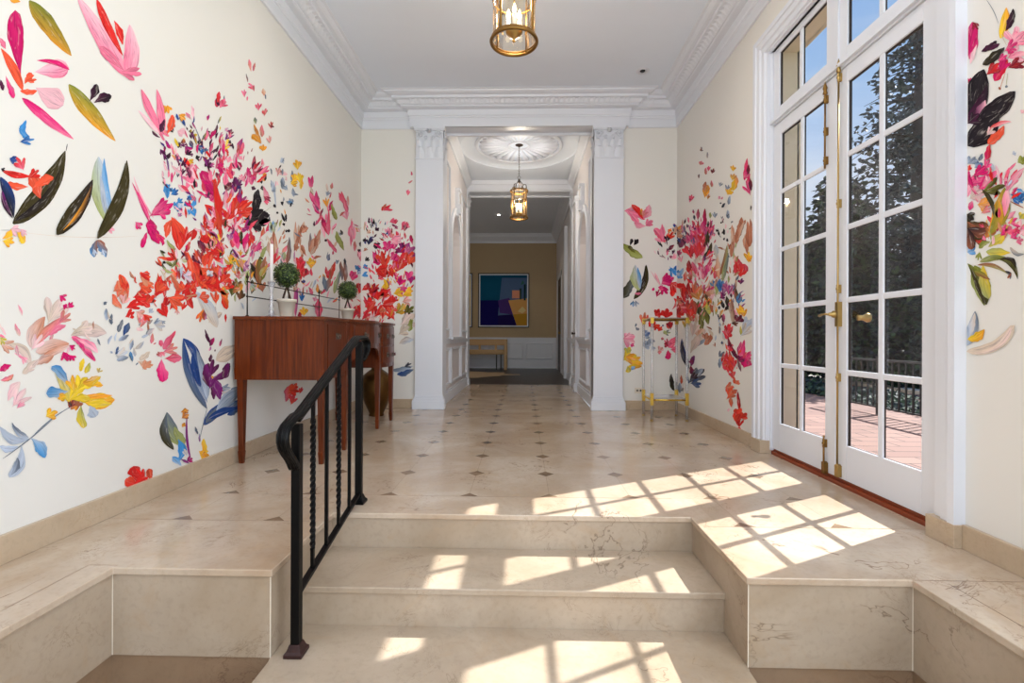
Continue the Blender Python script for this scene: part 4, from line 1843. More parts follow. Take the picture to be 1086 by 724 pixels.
# cornice around the entrance hall
cp = [(0, 3.50), (.018, 3.50), (.022, 3.51), (.022, 3.605), (.030, 3.61), (.030, 3.625), (.040, 3.635), (.045, 3.70), (.10, 3.705), (.115, 3.712), (.115, 3.725), (.135, 3.735),
      (.16, 3.77), (.20, 3.775), (.205, 3.80), (.24, 3.805), (.27, 3.82), (.275, 3.832), (.30, 3.836), (.30, 3.842), (0, 3.842)]
BK = .055
path = [(WX0, YB), (WX0, WY), (-1.40, WY), (-1.40, WY-BK), (1.27, WY-BK), (1.27, WY), (WX1, WY), (WX1, YB)]
mb = MB(); sweep(mb, path, [(a, h) for a, h in cp], lambda a, b, h: (a, b, h), side=-1)
cor = struct(mb, 'trim_3', 'white')
# carved leaf ornament of the cornice
mb = MB()
def orn(x, y, dirx, diry):
    # a small leaf bump leaning out from the slope of the cornice
    n = Vector((dirx, diry, 0)); t = Vector((-diry, dirx, 0)); c0 = Vector((x, y, 0))
    vs = []; fs = []
    prof = [(.115, 3.728, .004), (.130, 3.742, .022), (.150, 3.762, .026), (.168, 3.776, .016), (.185, 3.782, .004)]
    for d_, z, w_ in prof:
        for q, lift in ((-1, 0), (0, .012), (1, 0)): vs.append(c0+n*(d_+lift*.7)+t*w_*q+Vector((0, 0, z-lift)))
    for i in range(4):
        for q in range(2): fs.append((i*3+q, i*3+q+1, i*3+q+4, i*3+q+3))
    mb.add(vs, fs, 0, True)
y = .3
while y < 5.72: orn(WX0, y, 1, 0); orn(WX1, y, -1, 0); y += .06
x = -1.74
while x < 1.62: orn(x, WY-(BK if -1.40 < x < 1.27 else 0), 0, -1); x += .06
# egg row under the ornament
y = .3
orn_ = mb.build('carved_leaf_band', 'white', cor); orn_['kind'] = 'stuff'

# header over the corridor opening
mb = MB(); mb.box(-1.40, 1.27, WY-BK, WY+.001, 3.50, 3.60); mb.box(-1.03, .87, WY, WY+.13, 3.50, 3.53)
sweep(mb, [(-1.38, WY-BK), (1.25, WY-BK)], [(0, 3.50), (.012, 3.50), (.012, 3.525), (0, 3.53)], lambda a, b, h: (a, b, h), side=-1)
mb.box(-1.03, .87, WY+.13, WY+.16, 3.47, 3.52)
struct(mb, 'trim_4', 'white')

# ---- pilasters with leafy capitals
def leafpiece(mb, c, u, n, h, w, curl):
    """acanthus leaf standing on c, width axis u, outward n"""
    rows = [(0, .75, .004), (.25, 1.0, .012), (.5, .95, .018), (.75, .8, .026), (.92, .6, .040), (1.0, .35, .050), (.93, .2, .058)]
    vs = []; fs = []
    for t, ww, o_ in rows:
        for q in (-1, -.5, 0, .5, 1):
            vs.append(c+u*(w/2*ww*q)+Vector((0, 0, h*t))+n*(o_*curl*.8+(.009 if q == 0 else 0)-.008*abs(q)))
    m = 5
    for i in range(len(rows)-1):
        for q in range(m-1): fs.append((i*m+q, i*m+q+1, (i+1)*m+q+1, (i+1)*m+q))
    mb.add(vs, fs, 0, True)
def scroll(mb, c, u, up, R, turns=1.6, r=.008):
    pts = []; n = 22
    for i in range(n):
        t = i/(n-1); a = t*turns*2*PI; rr = R*(1-t*.8); pts.append(c+u*(rr*math.cos(a))+up*(rr*math.sin(a)))
    mb.tube(pts, r, 6)
def pilaster(x0, x1, yf, yb, ztop, side, label, hcap=.39):
    """shaft x0..x1, front yf, back yb; side=+1 when its inner edge is x1"""
    t = empty('pilaster', ((x0+x1)/2, yf, 0), label, 'pilaster', 'white pilasters of the corridor')
    mb = MB(); mb.box(x0, x1, yf, yb, .16, ztop-hcap)
    mb.box(x0+.0, x1-.0, yf-.001, yb, ztop-hcap-.02, ztop-hcap); mb.build('shaft', 'white', t, .004)
    mb = MB()
    for e, za, zb in ((.03, 0, .10), (.026, .10, .115), (.018, .115, .13), (.010, .13, .15), (.004, .15, .17)):
        mb.box(x0-e, x1+e, yf-e, yb, za, zb)
    mb.build('base', 'white', t, .004)
    mb = MB(); z0 = ztop-hcap
    mb.box(x0+.004, x1-.004, yf+.004, yb, z0-.005, ztop-.03)
    mb.box(x0-.006, x1+.006, yf-.008, yb, z0-.010, z0+.006)
    mb.box(x0-.02, x1+.02, yf-.03, yb, ztop-.035, ztop); mb.box(x0-.014, x1+.014, yf-.02, yb, ztop-.05, ztop-.035)
    X = Vector((1, 0, 0)); Y = Vector((0, -1, 0)); Z = Vector((0, 0, 1)); W = x1-x0; k_ = hcap/.39
    for f in (1/6, .5, 5/6): leafpiece(mb, Vector((x0+W*f, yf, z0)), X, Y, .13*k_, W/3.1, .8)
    for f in (.12, .37, .63, .88): leafpiece(mb, Vector((x0+W*f, yf, z0+.06*k_)), X, Y, .16*k_, W/4.2, .9)
    for sx in (-1, 1):
        cx = (x0+x1)/2+sx*W*.34
        scroll(mb, Vector((cx, yf-.018, z0+.29*k_)), X*sx*-1, Z, .045*k_)
        scroll(mb, Vector(((x0+x1)/2+sx*W*.12, yf-.015, z0+.25*k_)), X*sx, Z, .028*k_, 1.3, .006)
    mb.lathe([(.001, 0), (.03, .004), (.034, .010), (.012, .016), (.016, .022), (.001, .03)], 0, 0, 0, 12)
    nv = 6*12; 
    for i in range(len(mb.v)-nv, len(mb.v)):
        a, b, c = mb.v[i]; mb.v[i] = ((x0+x1)/2+a, yf-c-.012, z0+.335*k_+b)
    # leaves on the return face toward the corridor
    xe = x1 if side > 0 else x0; nX = X*side; D = yb-yf
    for f in (.25, .75): leafpiece(mb, Vector((xe, yf+D*f, z0)), Vector((0, 1, 0)), nX, .13*k_, D/2.1, .8)
    for f in (0.05, .5, .95): leafpiece(mb, Vector((xe, yf+D*f, z0+.08*k_)), Vector((0, 1, 0)), nX, .16*k_, D/3, 1.0)
    scroll(mb, Vector((xe+side*.02, yf+D*.2, z0+.29*k_)), Vector((0, 1, 0)), Z, .04*k_)
    scroll(mb, Vector((xe+side*.02, yf+D*.8, z0+.29*k_)), Vector((0, -1, 0)), Z, .04*k_)
    mb.build('capital', 'white', t)
    return t
pilaster(-1.345, -1.000, 5.925, 6.0, 3.50, 1, 'white pilaster with leafy capital at the left of the corridor opening')
pilaster(.865, 1.225, 5.925, 6.0, 3.50, -1, 'white pilaster with leafy capital at the right of the corridor opening')
pilaster(-1.32, -1.035, 8.90, 9.05, 3.60, 1, 'farther white pilaster on the left, at the end of the corridor', .36)
pilaster(.885, 1.17, 8.90, 9.05, 3.60, -1, 'farther white pilaster on the right, at the end of the corridor', .36)

# ------------------------------------------------------------------ corridor
mb = MB(); mb.box(-1.06, -1.005, WY, WY+.24, 0, 3.52); mb.box(.87, .93, WY, WY+.24, 0, 3.52)
mb.box(-1.25, -1.06, 8.9, 9.06, 0, 3.83); mb.box(.905, 1.1, 8.9, 9.06, 0, 3.83); mb.box(-1.32, -1.035, 9.05, 9.2, 0, 3.6); mb.box(.885, 1.17, 9.05, 9.2, 0, 3.6); struct(mb, 'trim_14', 'white')
LXC, RXC = -1.06, .905
def niche_wall(xw, sgn, name, y0, y1, ny0, ny1, nz0, zs):
    """side wall facing +sgn*X at x=xw with an arched recess; returns mb"""
    mb = MB(); R = (ny1-ny0)/2; cy = (ny0+ny1)/2; n = 14; H = 3.83; dep = .13
    arch = [(cy+R*math.cos(PI*i/n), zs+R*math.sin(PI*i/n)) for i in range(n+1)]   # from ny1 to ny0
    fn = lambda a, b, h: (xw, a, b)
    V = []; Fc = []
    def q(pts):
        o_ = len(V); V.extend(fn(a, b, 0) for a, b in pts); Fc.append(tuple(range(o_, o_+len(pts))))
    q([(y0, 0), (ny0, 0), (ny0, H), (y0, H)]); q([(ny1, 0), (y1, 0), (y1, H), (ny1, H)]); q([(ny0, 0), (ny1, 0), (ny1, nz0), (ny0, nz0)])
    for i in range(n):
        a, b = arch[i], arch[i+1]; q([a, (a[0], H), (b[0], H), b])
    hole = [(ny1, nz0)]+arch+[(ny0, nz0)]
    m = len(hole); o_ = len(V)
    V.extend((xw, a, b) for a, b in hole); V.extend((xw-sgn*dep, a, b) for a, b in hole)
    for i in range(m): j = (i+1) % m; Fc.append((o_+i, o_+j, o_+m+j, o_+m+i))
    Fc.append(tuple(range(o_+m, o_+2*m)))
    mb.add(V, Fc, 0)
    mb.box(min(xw-sgn*(dep+.02), xw-sgn*(dep+.06)), max(xw-sgn*(dep+.02), xw-sgn*(dep+.06)), y0, y1, 0, H)
    return mb
mbL = niche_wall(LXC, 1, '', 6.24, 8.90, 6.95, 7.95, .90, 2.28); struct(mbL, 'wall_corridor_left', 'panel')
mbR = niche_wall(RXC, -1, '', 6.24, 8.90, 6.75, 7.75, .90, 2.28); struct(mbR, 'wall_corridor_right', 'panel')
def trims(xw, s, ny0, ny1, name):
    mb = MB(); X = lambda a, b: (min(xw+s*a, xw+s*b), max(xw+s*a, xw+s*b))
    cy = (ny0+ny1)/2; R = (ny1-ny0)/2
    # arch architrave
    pth = [(ny0, .90), (ny0, 2.28)]+[(cy-R*math.cos(PI*i/16), 2.28+R*math.sin(PI*i/16)) for i in range(1, 16)]+[(ny1, 2.28), (ny1, .90)]
    sweep(mb, pth, [(0, 0), (0, .03), (.02, .035), (.03, .022), (.075, .022), (.09, .034), (.10, .03), (.10, 0)], lambda a, b, h: (xw+s*h, a, b), side=1)
    # keystone
    a, b = X(0, .055); mb.prism([(cy-.05, 2.76), (cy+.05, 2.76), (cy+.075, 3.17), (cy-.075, 3.17)], a, b, 0, lambda p, q, h: (h, p, q))
    a, b = X(0, .085); mb.box(a, b, cy-.05, cy+.05, 2.80, 2.95); a, b = X(0, .08); mb.box(a, b, cy-.085, cy+.085, 3.15, 3.19)
    # sill, chair rail, skirting and panel frames
    a, b = X(0, .06); mb.box(a, b, ny0-.14, ny1+.14, .86, .895)
    a, b = X(0, .035); mb.box(a, b, 6.22, 8.90, .845, .875); a, b = X(0, .022); mb.box(a, b, 6.22, 8.90, .80, .845)
    a, b = X(0, .03); mb.box(a, b, 6.22, 8.90, 0, .13); a, b = X(0, .018); mb.box(a, b, 6.22, 8.90, .13, .16)
    for y0, y1 in ((6.32, ny0-.12), (ny0, ny1), (ny1+.12, 8.82)):
        if y1-y0 > .15:
            for z0, z1 in ((.22, .74),):
                sweep(mb, [(y0, z0), (y1, z0), (y1, z1), (y0, z1)], [(0, 0), (0, .022), (.025, .026), (.035, .01), (.035, 0)], lambda p, q, h: (xw+s*h, p, q), closed=True)
    for y0, y1 in ((6.32, ny0-.16), (ny1+.16, 8.82)):
        if y1-y0 > .15: sweep(mb, [(y0, .98), (y1, .98), (y1, 3.3), (y0, 3.3)], [(0, 0), (0, .022), (.025, .026), (.035, .01), (.035, 0)], lambda p, q, h: (xw+s*h, p, q), closed=True)
    # crown of the corridor
    sweep(mb, [(6.16, 0), (9.2, 0)], [(0, 3.64), (.02, 3.64), (.03, 3.68), (.09, 3.74), (.10, 3.78), (0, 3.80)], lambda p, q, h: (xw+s*q, p, h))
    struct(mb, name, 'white')
trims(LXC, 1, 6.95, 7.95, 'trim_5'); trims(RXC, -1, 6.75, 7.75, 'trim_6')
# small pilaster strip + latch knob on the right side of the corridor
mb = MB(); mb.box(RXC-.055, RXC, 7.86, 8.02, 0, 3.15); mb.box(RXC-.075, RXC, 7.84, 8.04, 0, .14); mb.box(RXC-.075, RXC, 7.84, 8.04, 3.12, 3.2); struct(mb, 'trim_7', 'white', .004)
mb = MB(); mb.lathe([(.001, 0), (.018, 0), (.018, .008), (.008, .012), (.008, .03), (.02, .04), (.022, .05), (.012, .06), (.001, .062)], 0, 0, 0, 14)
mb.v = [(RXC-.055-c, 7.9+a, .96+b) for a, b, c in mb.v]; tag(mb.build('door_knob', 'darkmetal'), 'small dark knob on the white strip at the right of the corridor', 'knob')
# corridor ceiling with shallow dome and fluted medallion
mc = Vector((-.08, 7.42)); RO = .90; mb = MB(); n = 64; hz = 3.80
ringp = [(mc.x+RO*math.cos(2*PI*i/n), mc.y+RO*math.sin(2*PI*i/n)) for i in range(n)]
x0, x1, y0, y1 = LXC, RXC, 6.13, 9.2
def edgept(i):
    a = 2*PI*i/n; dx, dy = math.cos(a), math.sin(a); t = 1e9
    for lim, o_, d_ in ((x1, mc.x, dx), (x0, mc.x, dx), (y1, mc.y, dy), (y0, mc.y, dy)):
        if abs(d_) > 1e-9:
            tt = (lim-o_)/d_
            if tt > 0: t = min(t, tt)
    return (mc.x+dx*t, mc.y+dy*t)
V = [(a, b, hz) for a, b in ringp]+[(*edgept(i), hz) for i in range(n)]
V += [(a, b, hz+.016) for a, b in ringp]
fs = [(i, (i+1) % n, n+(i+1) % n, n+i) for i in range(n)]+[(i, 2*n+i, 2*n+(i+1) % n, (i+1) % n) for i in range(n)]
for c in ((x0, y0), (x1, y0), (x1, y1), (x0, y1)):
    best = min(range(n), key=lambda i: abs(math.atan2(c[1]-mc.y, c[0]-mc.x) % (2*PI)-2*PI*(i+.5)/n))
    V.append((c[0], c[1], hz)); fs.append((n+best, n+(best+1) % n, len(V)-1))
mb.add(V, fs, 0)
mb.lathe([(RO, .016), (RO*.97, .036), (RO*.85, .06), (.66, .062), (.3, .062), (.001, .062)], mc.x, mc.y, hz, 64, cap=False)
mb.box(x0-.1, x1+.1, y0, y1, hz+.2, hz+.26)
struct(mb, 'ceiling_corridor', 'ceil')
mb = MB(); mb.ring(mc.x, mc.y, hz+.042, .65, .026, 64, 8); mb.ring(mc.x, mc.y, hz+.052, .15, .014, 40, 8)
for i in range(28):
    a = 2*PI*i/28; c_, s_ = math.cos(a), math.sin(a)
    mb.tube([(mc.x+.16*c_, mc.y+.16*s_, hz+.058), (mc.x+.4*c_, mc.y+.4*s_, hz+.055), (mc.x+.57*c_, mc.y+.57*s_, hz+.055), (mc.x+.61*c_, mc.y+.61*s_, hz+.058)], [.008, .026, .046, .016], 8)
struct(mb, 'trim_8', 'white')
# far header
mb = MB(); mb.box(-1.35, 1.2, 8.93, 9.20, 3.60, 4.0); mb.box(-1.35, 1.2, 8.90, 8.93, 3.615, 3.79); mb.box(-1.35, 1.2, 8.87, 8.90, 3.72, 3.80); mb.box(-1.35, 1.2, 9.2, 9.23, 3.57, 3.62)
struct(mb, 'trim_9', 'white')

# ------------------------------------------------------------------ far room
FY = 13.87; FX0, FX1 = -4.2, .95
mb = MB(); mb.box(FX0, FX1+1.2, 9.05, FY, -.05, -.004); struct(mb, 'floor_far', 'darkfloor')
mb = MB(); mb.box(FX0, FX1+1.2, 9.2, FY, 3.86, 3.95); struct(mb, 'ceiling_far', 'ceil')
mb = MB(); mb.box(FX0, FX1+1.2, FY, FY+.1, 0, 3.86); mb.box(FX0-.1, FX0, 9.2, FY, 0, 3.86); mb.box(FX0, -1.3, 9.15, 9.22, 0, 3.86); mb.box(1.15, FX1+1.2, 9.15, 9.22, 0, 3.86)
struct(mb, 'wall_far', 'tan')
mb = MB(); mb.box(FX1, FX1+.12, 9.2, 12.1, 0, 3.86); mb.box(FX1, FX1+.12, 13.3, FY, 0, 3.86); mb.box(FX1, FX1+.12, 12.1, 13.3, 2.45, 3.86)
struct(mb, 'wall_far_right', 'panel')
mb = MB()
mb.box(FX0, FX1, FY-.015, FY, 0, .86); mb.box(FX0, FX1, FY-.05, FY, .85, .88); mb.box(FX0, FX1, FY-.03, FY, .80, .85); mb.box(FX0, FX1, FY-.04, FY, 0, .16); mb.box(FX0, FX1, FY-.03, FY, .16, .19)
for xa, xb in ((-3.3, -2.3), (-2.15, -1.15), (-1.0, -.0), (.08, .86)):
    sweep(mb, [(xa, .26), (xb, .26), (xb, .73), (xa, .73)], [(0, 0), (0, .035), (.02, .04), (.03, .02), (.03, 0)], lambda p, q, h: (p, FY-h, q), closed=True)
sweep(mb, [(FX0, FY), (FX1, FY), (FX1, 9.3)], [(0, 3.60), (.02, 3.60), (.03, 3.66), (.12, 3.76), (.14, 3.82), (.16, 3.86), (0, 3.86)], lambda a, b, h: (a, b, h), side=-1)
for y in (11.98, 13.3): mb.box(FX1-.012, FX1, y, y+.12, 0, 2.57)
mb.box(FX1-.012, FX1, 11.98, 13.42, 2.45, 2.57)
mb.box(FX1-.02, FX1, 9.25, 11.6, 0, .15); mb.box(FX1-.03, FX1, 9.25, 11.6, .84, .88)
mb.box(FX1-.07, FX1, 10.4, 10.58, 0, 3.3)
struct(mb, 'trim_10', 'white')
dr = empty('door_3', (FX1+.03, 12.7, 0), kind='structure')
mb = MB(); mb.box(FX1+.004, FX1+.05, 12.11, 13.29, .01, 2.44)
for z0, z1 in ((.2, .95), (1.1, 2.25)):
    for y0, y1 in ((12.25, 12.63), (12.77, 13.15)): mb.box(FX1-.006, FX1+.004, y0, y1, z0, z1)
mb.build('door_panel', plain('dark_door_wood', rgb(58, 34, 28), .4, var=.2), dr, .004)
mb = MB(); mb.lathe([(.001, 0), (.03, .01), (.03, .02), (.012, .03), (.028, .05), (.001, .07)], 0, 0, 0, 12); mb.v = [(FX1+.002-c, 12.2+a, 1.0+b) for a, b, c in mb.v]
mb.build('door_knob', 'brass', dr)
# unseen boxes around the corridor that block light leaks
for b_ in ((WX0-.15, WX0, WY+.13, 9.05, 0, 4.1), (WX1, WX1+.3, WY+.13, 9.05, 0, 4.1), (WX0-.15, WX1+.3, WY+.13, 9.05, 4.1, 4.2), (WX0-.15, -1.33, 9.06, 9.14, 0, 4.1), (1.18, WX1, 9.06, 9.14, 0, 4.1), (-1.3, 1.2, 9.2, 9.25, 3.86, 4.1)):
    mb = MB(); mb.box(*b_); struct(mb, 'wall_light_block', 'panel')
# ------------------------------------------------------------------ french doors on the right
DX = 1.935
def casing():
    mb = MB()
    prof = [(0, 0), (0, .05), (.034, .05), (.040, .040), (.080, .038), (.088, .026), (.125, .024), (.132, .010), (.145, .010), (.145, -.04), (.10, -.04), (0, 0)][::-1]
    # path runs outer edge: up at near side, across, down at far side
    sweep(mb, [(2.105, .10), (2.105, 3.26), (3.93, 3.26), (3.93, .10)], [(a, h) for a, h in prof], lambda p, q, h: (WX1-h, p, q), side=-1)
    # jambs and head, transom bar, mullion between the sashes
    mb.box(1.92, 2.0, 2.235, 2.262, .03, 3.13); mb.box(1.92, 2.0, 3.772, 3.80, .03, 3.13); mb.box(1.92, 2.0, 2.262, 3.772, 3.115, 3.15)
    mb.box(1.925, 2.0, 2.262, 3.772, 2.535, 2.585); mb.box(1.905, 1.925, 2.262, 3.772, 2.55, 2.57)
    mb.box(1.925, 2.0, 2.995, 3.04, 2.585, 3.115)
    return struct(mb, 'trim_11', 'white', .003)
casing()
mb = MB(); mb.box(1.935, 2.03, 2.245, 3.79, -.02, .022); mb.box(1.948, 2.03, 2.245, 3.79, .022, .042); struct(mb, 'trim_12', 'sillwood', .004)
def sash(root, y0, y1, z0, z1, gy0, gy1, gz0, gz1, rows):
    xi, xm, xo = DX, DX+.012, DX+.024
    mb = MB()
    mb.box(xi, xm, y0, gy0, z0, z1); mb.box(xi, xm, gy1, y1, z0, z1); mb.box(xi, xm, gy0, gy1, z0, gz0); mb.box(xi, xm, gy0, gy1, gz1, z1)
    mb.build('sash_frame', 'white', root, .003)
    mb = MB(); e = .006
    mb.box(xm, xo, y0+.01, gy0+e, z0+.01, z1-.01); mb.box(xm, xo, gy1-e, y1-.01, z0+.01, z1-.01); mb.box(xm, xo, gy0+e, gy1-e, z0+.01, gz0); mb.box(xm, xo, gy0+e, gy1-e, gz1-e, z1-.01)
    ym = (gy0+gy1)/2; ph = (gz1-gz0)/rows
    mb.box(xm+.004, xo, ym-.012, ym+.012, gz0, gz1)
    for r in range(1, rows): mb.box(xm+.004, xo, gy0, gy1, gz0+ph*r-.010, gz0+ph*r+.010)
    mb.build('outer_lining', 'darkframe', root)
    mb = MB()
    mb.box(xi, xm+.001, ym-.0165, ym+.0165, gz0, gz1)
    mb.build('muntin', 'white', root, .004)
    for r in range(1, rows):
        mb = MB(); z = gz0+ph*r; mb.box(xi+.001, xm+.001, gy0, ym-.0165, z-.0165, z+.0165); mb.box(xi+.001, xm+.001, ym+.0165, gy1, z-.0165, z+.0165); mb.build('muntin', 'white', root, .004)
    for c in range(2):
        for r in range(rows):
            a, b = (gy0, ym-.0165) if c == 0 else (ym+.0165, gy1); za = gz0+ph*r+(.0165 if r else 0); zb = gz0+ph*(r+1)-(.0165 if r < rows-1 else 0)
            # sloped putty bead framing each pane
            mb = MB(); mb.add([(xm+.006, a, za), (xm+.006, b, za), (xm+.006, b, zb), (xm+.006, a, zb)], [(0, 1, 2, 3)])
            mb.build('pane', 'glass', root)
d1 = empty('door_1', (DX, 2.64, .04), kind='structure'); sash(d1, 2.265, 3.016, .045, 2.532, 2.378, 2.920, .256, 2.438, 5)
d2 = empty('door_2', (DX, 3.39, .04), kind='structure'); sash(d2, 3.020, 3.770, .045, 2.532, 3.122, 3.664, .256, 2.438, 5)
w1 = empty('window_1', (DX, 2.64, 2.6), kind='structure'); sash(w1, 2.263, 2.998, 2.587, 3.113, 2.378, 2.925, 2.655, 3.065, 1)
w2 = empty('window_2', (DX, 3.39, 2.6), kind='structure'); sash(w2, 3.037, 3.770, 2.587, 3.113, 3.122, 3.690, 2.655, 3.065, 1)
def cremone(root, y, z0, z1, gap, mat, handle=False, label=None):
    x = DX-.018; mb = MB()
    def rod(a, b): mb.tube([(x, y, a), (x, y, b)], .0058, 10)
    def knuckle(z): mb.lathe([(.001, -.03), (.006, -.028), (.009, -.018), (.006, -.012), (.0105, -.006), (.0105, .006), (.006, .012), (.009, .018), (.006, .028), (.001, .03)], x, y, z, 12); mb.box(x+.004, DX+.001, y-.007, y+.007, z-.025, z+.025)
    if gap: rod(z0, gap[0]); rod(gap[1], z1)
    else: rod(z0, z1)
    for z in ([z0+.03, z1-.03]+([gap[0]-.05, gap[1]+.05, (gap[1]+z1)/2] if gap else [.66, 1.72, 1.2])): knuckle(z)
    mb.lathe([(.001, 0), (.014, .01), (.009, .03), (.014, .045), (.006, .07), (.001, .09)], x, y, z1-.005, 12)
    mb.box(x-.006, DX+.001, y-.016, y+.016, z0-.02, z0+.05)
    o = mb.build('bolt_rod', mat, root, label=label)
    if handle:
        mb = MB(); mb.box(x-.008, DX+.001, y-.014, y+.014, .97, 1.12); mb.lathe([(.001, 0), (.02, .004), (.022, .02), (.012, .03), (.010, .045), (.001, .05)], 0, 0, 0, 14)
        n = 6*14
        for i in range(len(mb.v)-n, len(mb.v)): a, b, c = mb.v[i]; mb.v[i] = (x-.008-c, y+a, 1.045+b)
        mb.tube([(x-.05, y+.012, 1.045), (x-.055, y+.03, 1.048), (x-.055, y+.06, 1.046), (x-.052, y+.095, 1.040)], [.007, .006, .006, .009], 10)
        mb.build('bolt_handle', 'brass', o)
cremone(d1, 2.975, .075, 2.52, None, 'brass', True, 'full-length brass bolt')
cremone(d2, 3.105, .06, 2.45, (.28, 1.98), 'agedbrass', False, 'short dark brass bolt pieces')
mb = MB(); mb.lathe([(.001, 0), (.014, 0), (.012, .03), (.016, .04), (.023, .055), (.020, .07), (.001, .078)], 0, 0, 0, 16); mb.v = [(DX+.024+c, 2.862+a, 1.02+b*1.25) for a, b, c in mb.v]
mb.build('outer_knob', 'brass', d1)

# ------------------------------------------------------------------ wrought iron handrail
RX = -.885
hr = empty('stair_handrail', (RX, 1.85, -.345), 'black wrought iron handrail with twisted bars beside the marble steps', 'handrail')
def sq(w, h=None, r=.15):
    h = h or w; a, b = w/2, h/2; c = min(a, b)*r
    return [(-a+c, -b), (a-c, -b), (a, -b+c), (a, b-c), (a-c, b), (-a+c, b), (-a, b-c), (-a, -b+c)]
P1, P2 = 1.862, 2.572
def railz(y): return .585+(y-P1)*(.878-.585)/(2.50-P1)
for (y, z0, z1) in ((P1, -.345, .555), (P2, 0, .868)):
    mb = MB(); mb.box(RX-.017, RX+.017, y-.017, y+.017, z0+.02, z1); mb.build('post', 'iron', hr, .003)
    mb = MB(); a = .036
    mb.add([(RX+sx*w, y+sy*w, z0+z) for z, w in ((0, a), (.014, a), (.022, .028), (.045, .020)) for sx, sy in ((-1, -1), (1, -1), (1, 1), (-1, 1))],
           [(0, 3, 2, 1)]+[(k*4+i, k*4+(i+1) % 4, k*4+4+(i+1) % 4, k*4+4+i) for k in range(3) for i in range(4)]+[(12, 13, 14, 15)])
    mb.build('post_shoe', 'ironred' if z0 < -.1 else 'iron', hr, .002)
sec = [(-.024, -.004), (-.020, -.008), (.020, -.008), (.024, -.004), (.022, .006), (.010, .012), (-.010, .012), (-.022, .006)]
pts = []
# lamb's tongue at the lower end: curls down and back to the post
for i in range(11):
    a = -.62*PI+i/10*(.62*PI+math.radians(22)); pass
low = [(1.838, .425), (1.822, .45), (1.80, .475), (1.776, .497), (1.757, .520), (1.747, .545), (1.748, .568), (1.758, .585), (1.775, .598), (1.80, .608), (1.83, .620)]
base_l = [(y, z-.035) for y, z in low]
mid = [(y, railz(y)) for y in (1.87, 2.0, 2.2, 2.4, 2.47)]
top = [(2.505, .882), (2.54, .889), (2.58, .890), (2.64, .889), (2.672, .882), (2.690, .866), (2.694, .845), (2.684, .822), (2.662, .80), (2.635, .785), (2.605, .772)]
pth = [(RX, y, z) for y, z in base_l+mid+top]
mb = MB(); mb.section(pth, sec, 0, True); 
mb.build('top_rail', 'iron', hr)
# raised ridges running along the molded handrail
mb = MB()
for sx in (-.013, 0, .013):
    q = []
    P = [Vector(p) for p in pth]
    for i in range(len(P)):
        t = (P[min(i+1, len(P)-1)]-P[max(i-1, 0)]).normalized(); nn = Vector((1, 0, 0)).cross(t).normalized(); q.append(P[i]+nn*.011+Vector((sx, 0, 0)))
    mb.tube(q, .0035, 5)
mb.build('rail_moulding', 'iron', hr)
def botz(y): return -.115+(y-P1)*(.052+.115)/(P2-P1)
mb = MB(); mb.section([(RX, P1, botz(P1)), (RX, P2, botz(P2))], sq(.026, .016)); mb.build('bottom_rail', 'iron', hr)
mb = MB(); mb.section([(RX, P1, railz(P1)-.018), (RX, 2.47, railz(2.47)-.018), (RX, 2.52, .862), (RX, P2, .868)], sq(.026, .010)); mb.build('sub_rail', 'iron', hr)
for k_, y in enumerate((2.004, 2.146, 2.288, 2.430)):
    mb = MB(); z0, z1 = botz(y), railz(y)-.018; tw = k_ in (0, 2); N_ = 90 if tw else 1; w = .0068; vs = []; fs = []
    for i in range(N_+1):
        t = i/N_; z = z0+(z1-z0)*t; a = 0
        if tw: a = PI*5*max(0, min(1, (t-.12)/.76))*2 if True else 0
        ww = w*(1.25 if tw and .12 < t < .88 else 1)
        for q in range(4): an = a+PI/4+q*PI/2; vs.append((RX+ww*1.414*math.cos(an), y+ww*1.414*math.sin(an), z))
    for i in range(N_):
        for q in range(4): fs.append((i*4+q, i*4+(q+1) % 4, i*4+4+(q+1) % 4, i*4+4+q))
    fs += [(3, 2, 1, 0), tuple(N_*4+i for i in range(4))]
    mb.add(vs, fs); mb.build('baluster', 'iron', hr, label='twisted square bar' if tw else None)

# ------------------------------------------------------------------ mahogany sideboard
SBX0, SBX1 = -2.025, -1.395; SY0, SY1 = 3.31, 5.13
sb = empty('sideboard', (-1.72, 4.2, 0), 'reddish-brown mahogany sideboard with tapered legs against the flowered wall', 'sideboard')
def frontx(y):
    if y < 3.77: return SBX1
    if y > 4.63: return SBX1+.03*math.sin(PI*(y-4.63)/.5)
    return SBX1+.075*math.sin(PI*(y-3.77)/.86)
ys = [3.31, 3.54, 3.77]+[3.77+.86*i/12 for i in range(1, 12)]+[4.63+.5*i/6 for i in range(0, 7)]
mb = MB(); mb.prism([(SBX0, SY0-.015), (SBX1+.015, SY0-.015)]+[(frontx(y)+.015, y) for y in ys[1:-1]]+[(frontx(SY1)+.015, SY1+.015), (SBX0, SY1+.015)], 1.012, 1.036); mb.build('table_top', 'mahoganyh', sb, .004)
mb = MB()
mb.prism([(SBX0+.005, SY0), (SBX1, SY0), (SBX1, 3.77), (SBX0+.005, 3.77)], .592, 1.012)
mb.prism([(SBX0+.005, 4.63), (SBX1-.005, 4.63)]+[(frontx(y)-.004, y) for y in ys[-6:]]+[(SBX0+.005, SY1)], .592, 1.012)
mb.prism([(SBX0+.005, 3.77)]+[(frontx(y)-.004, y) for y in ys[2:15]]+[(SBX0+.005, 4.63)], .80, 1.012)
mb.build('carcass', 'mahogany', sb)
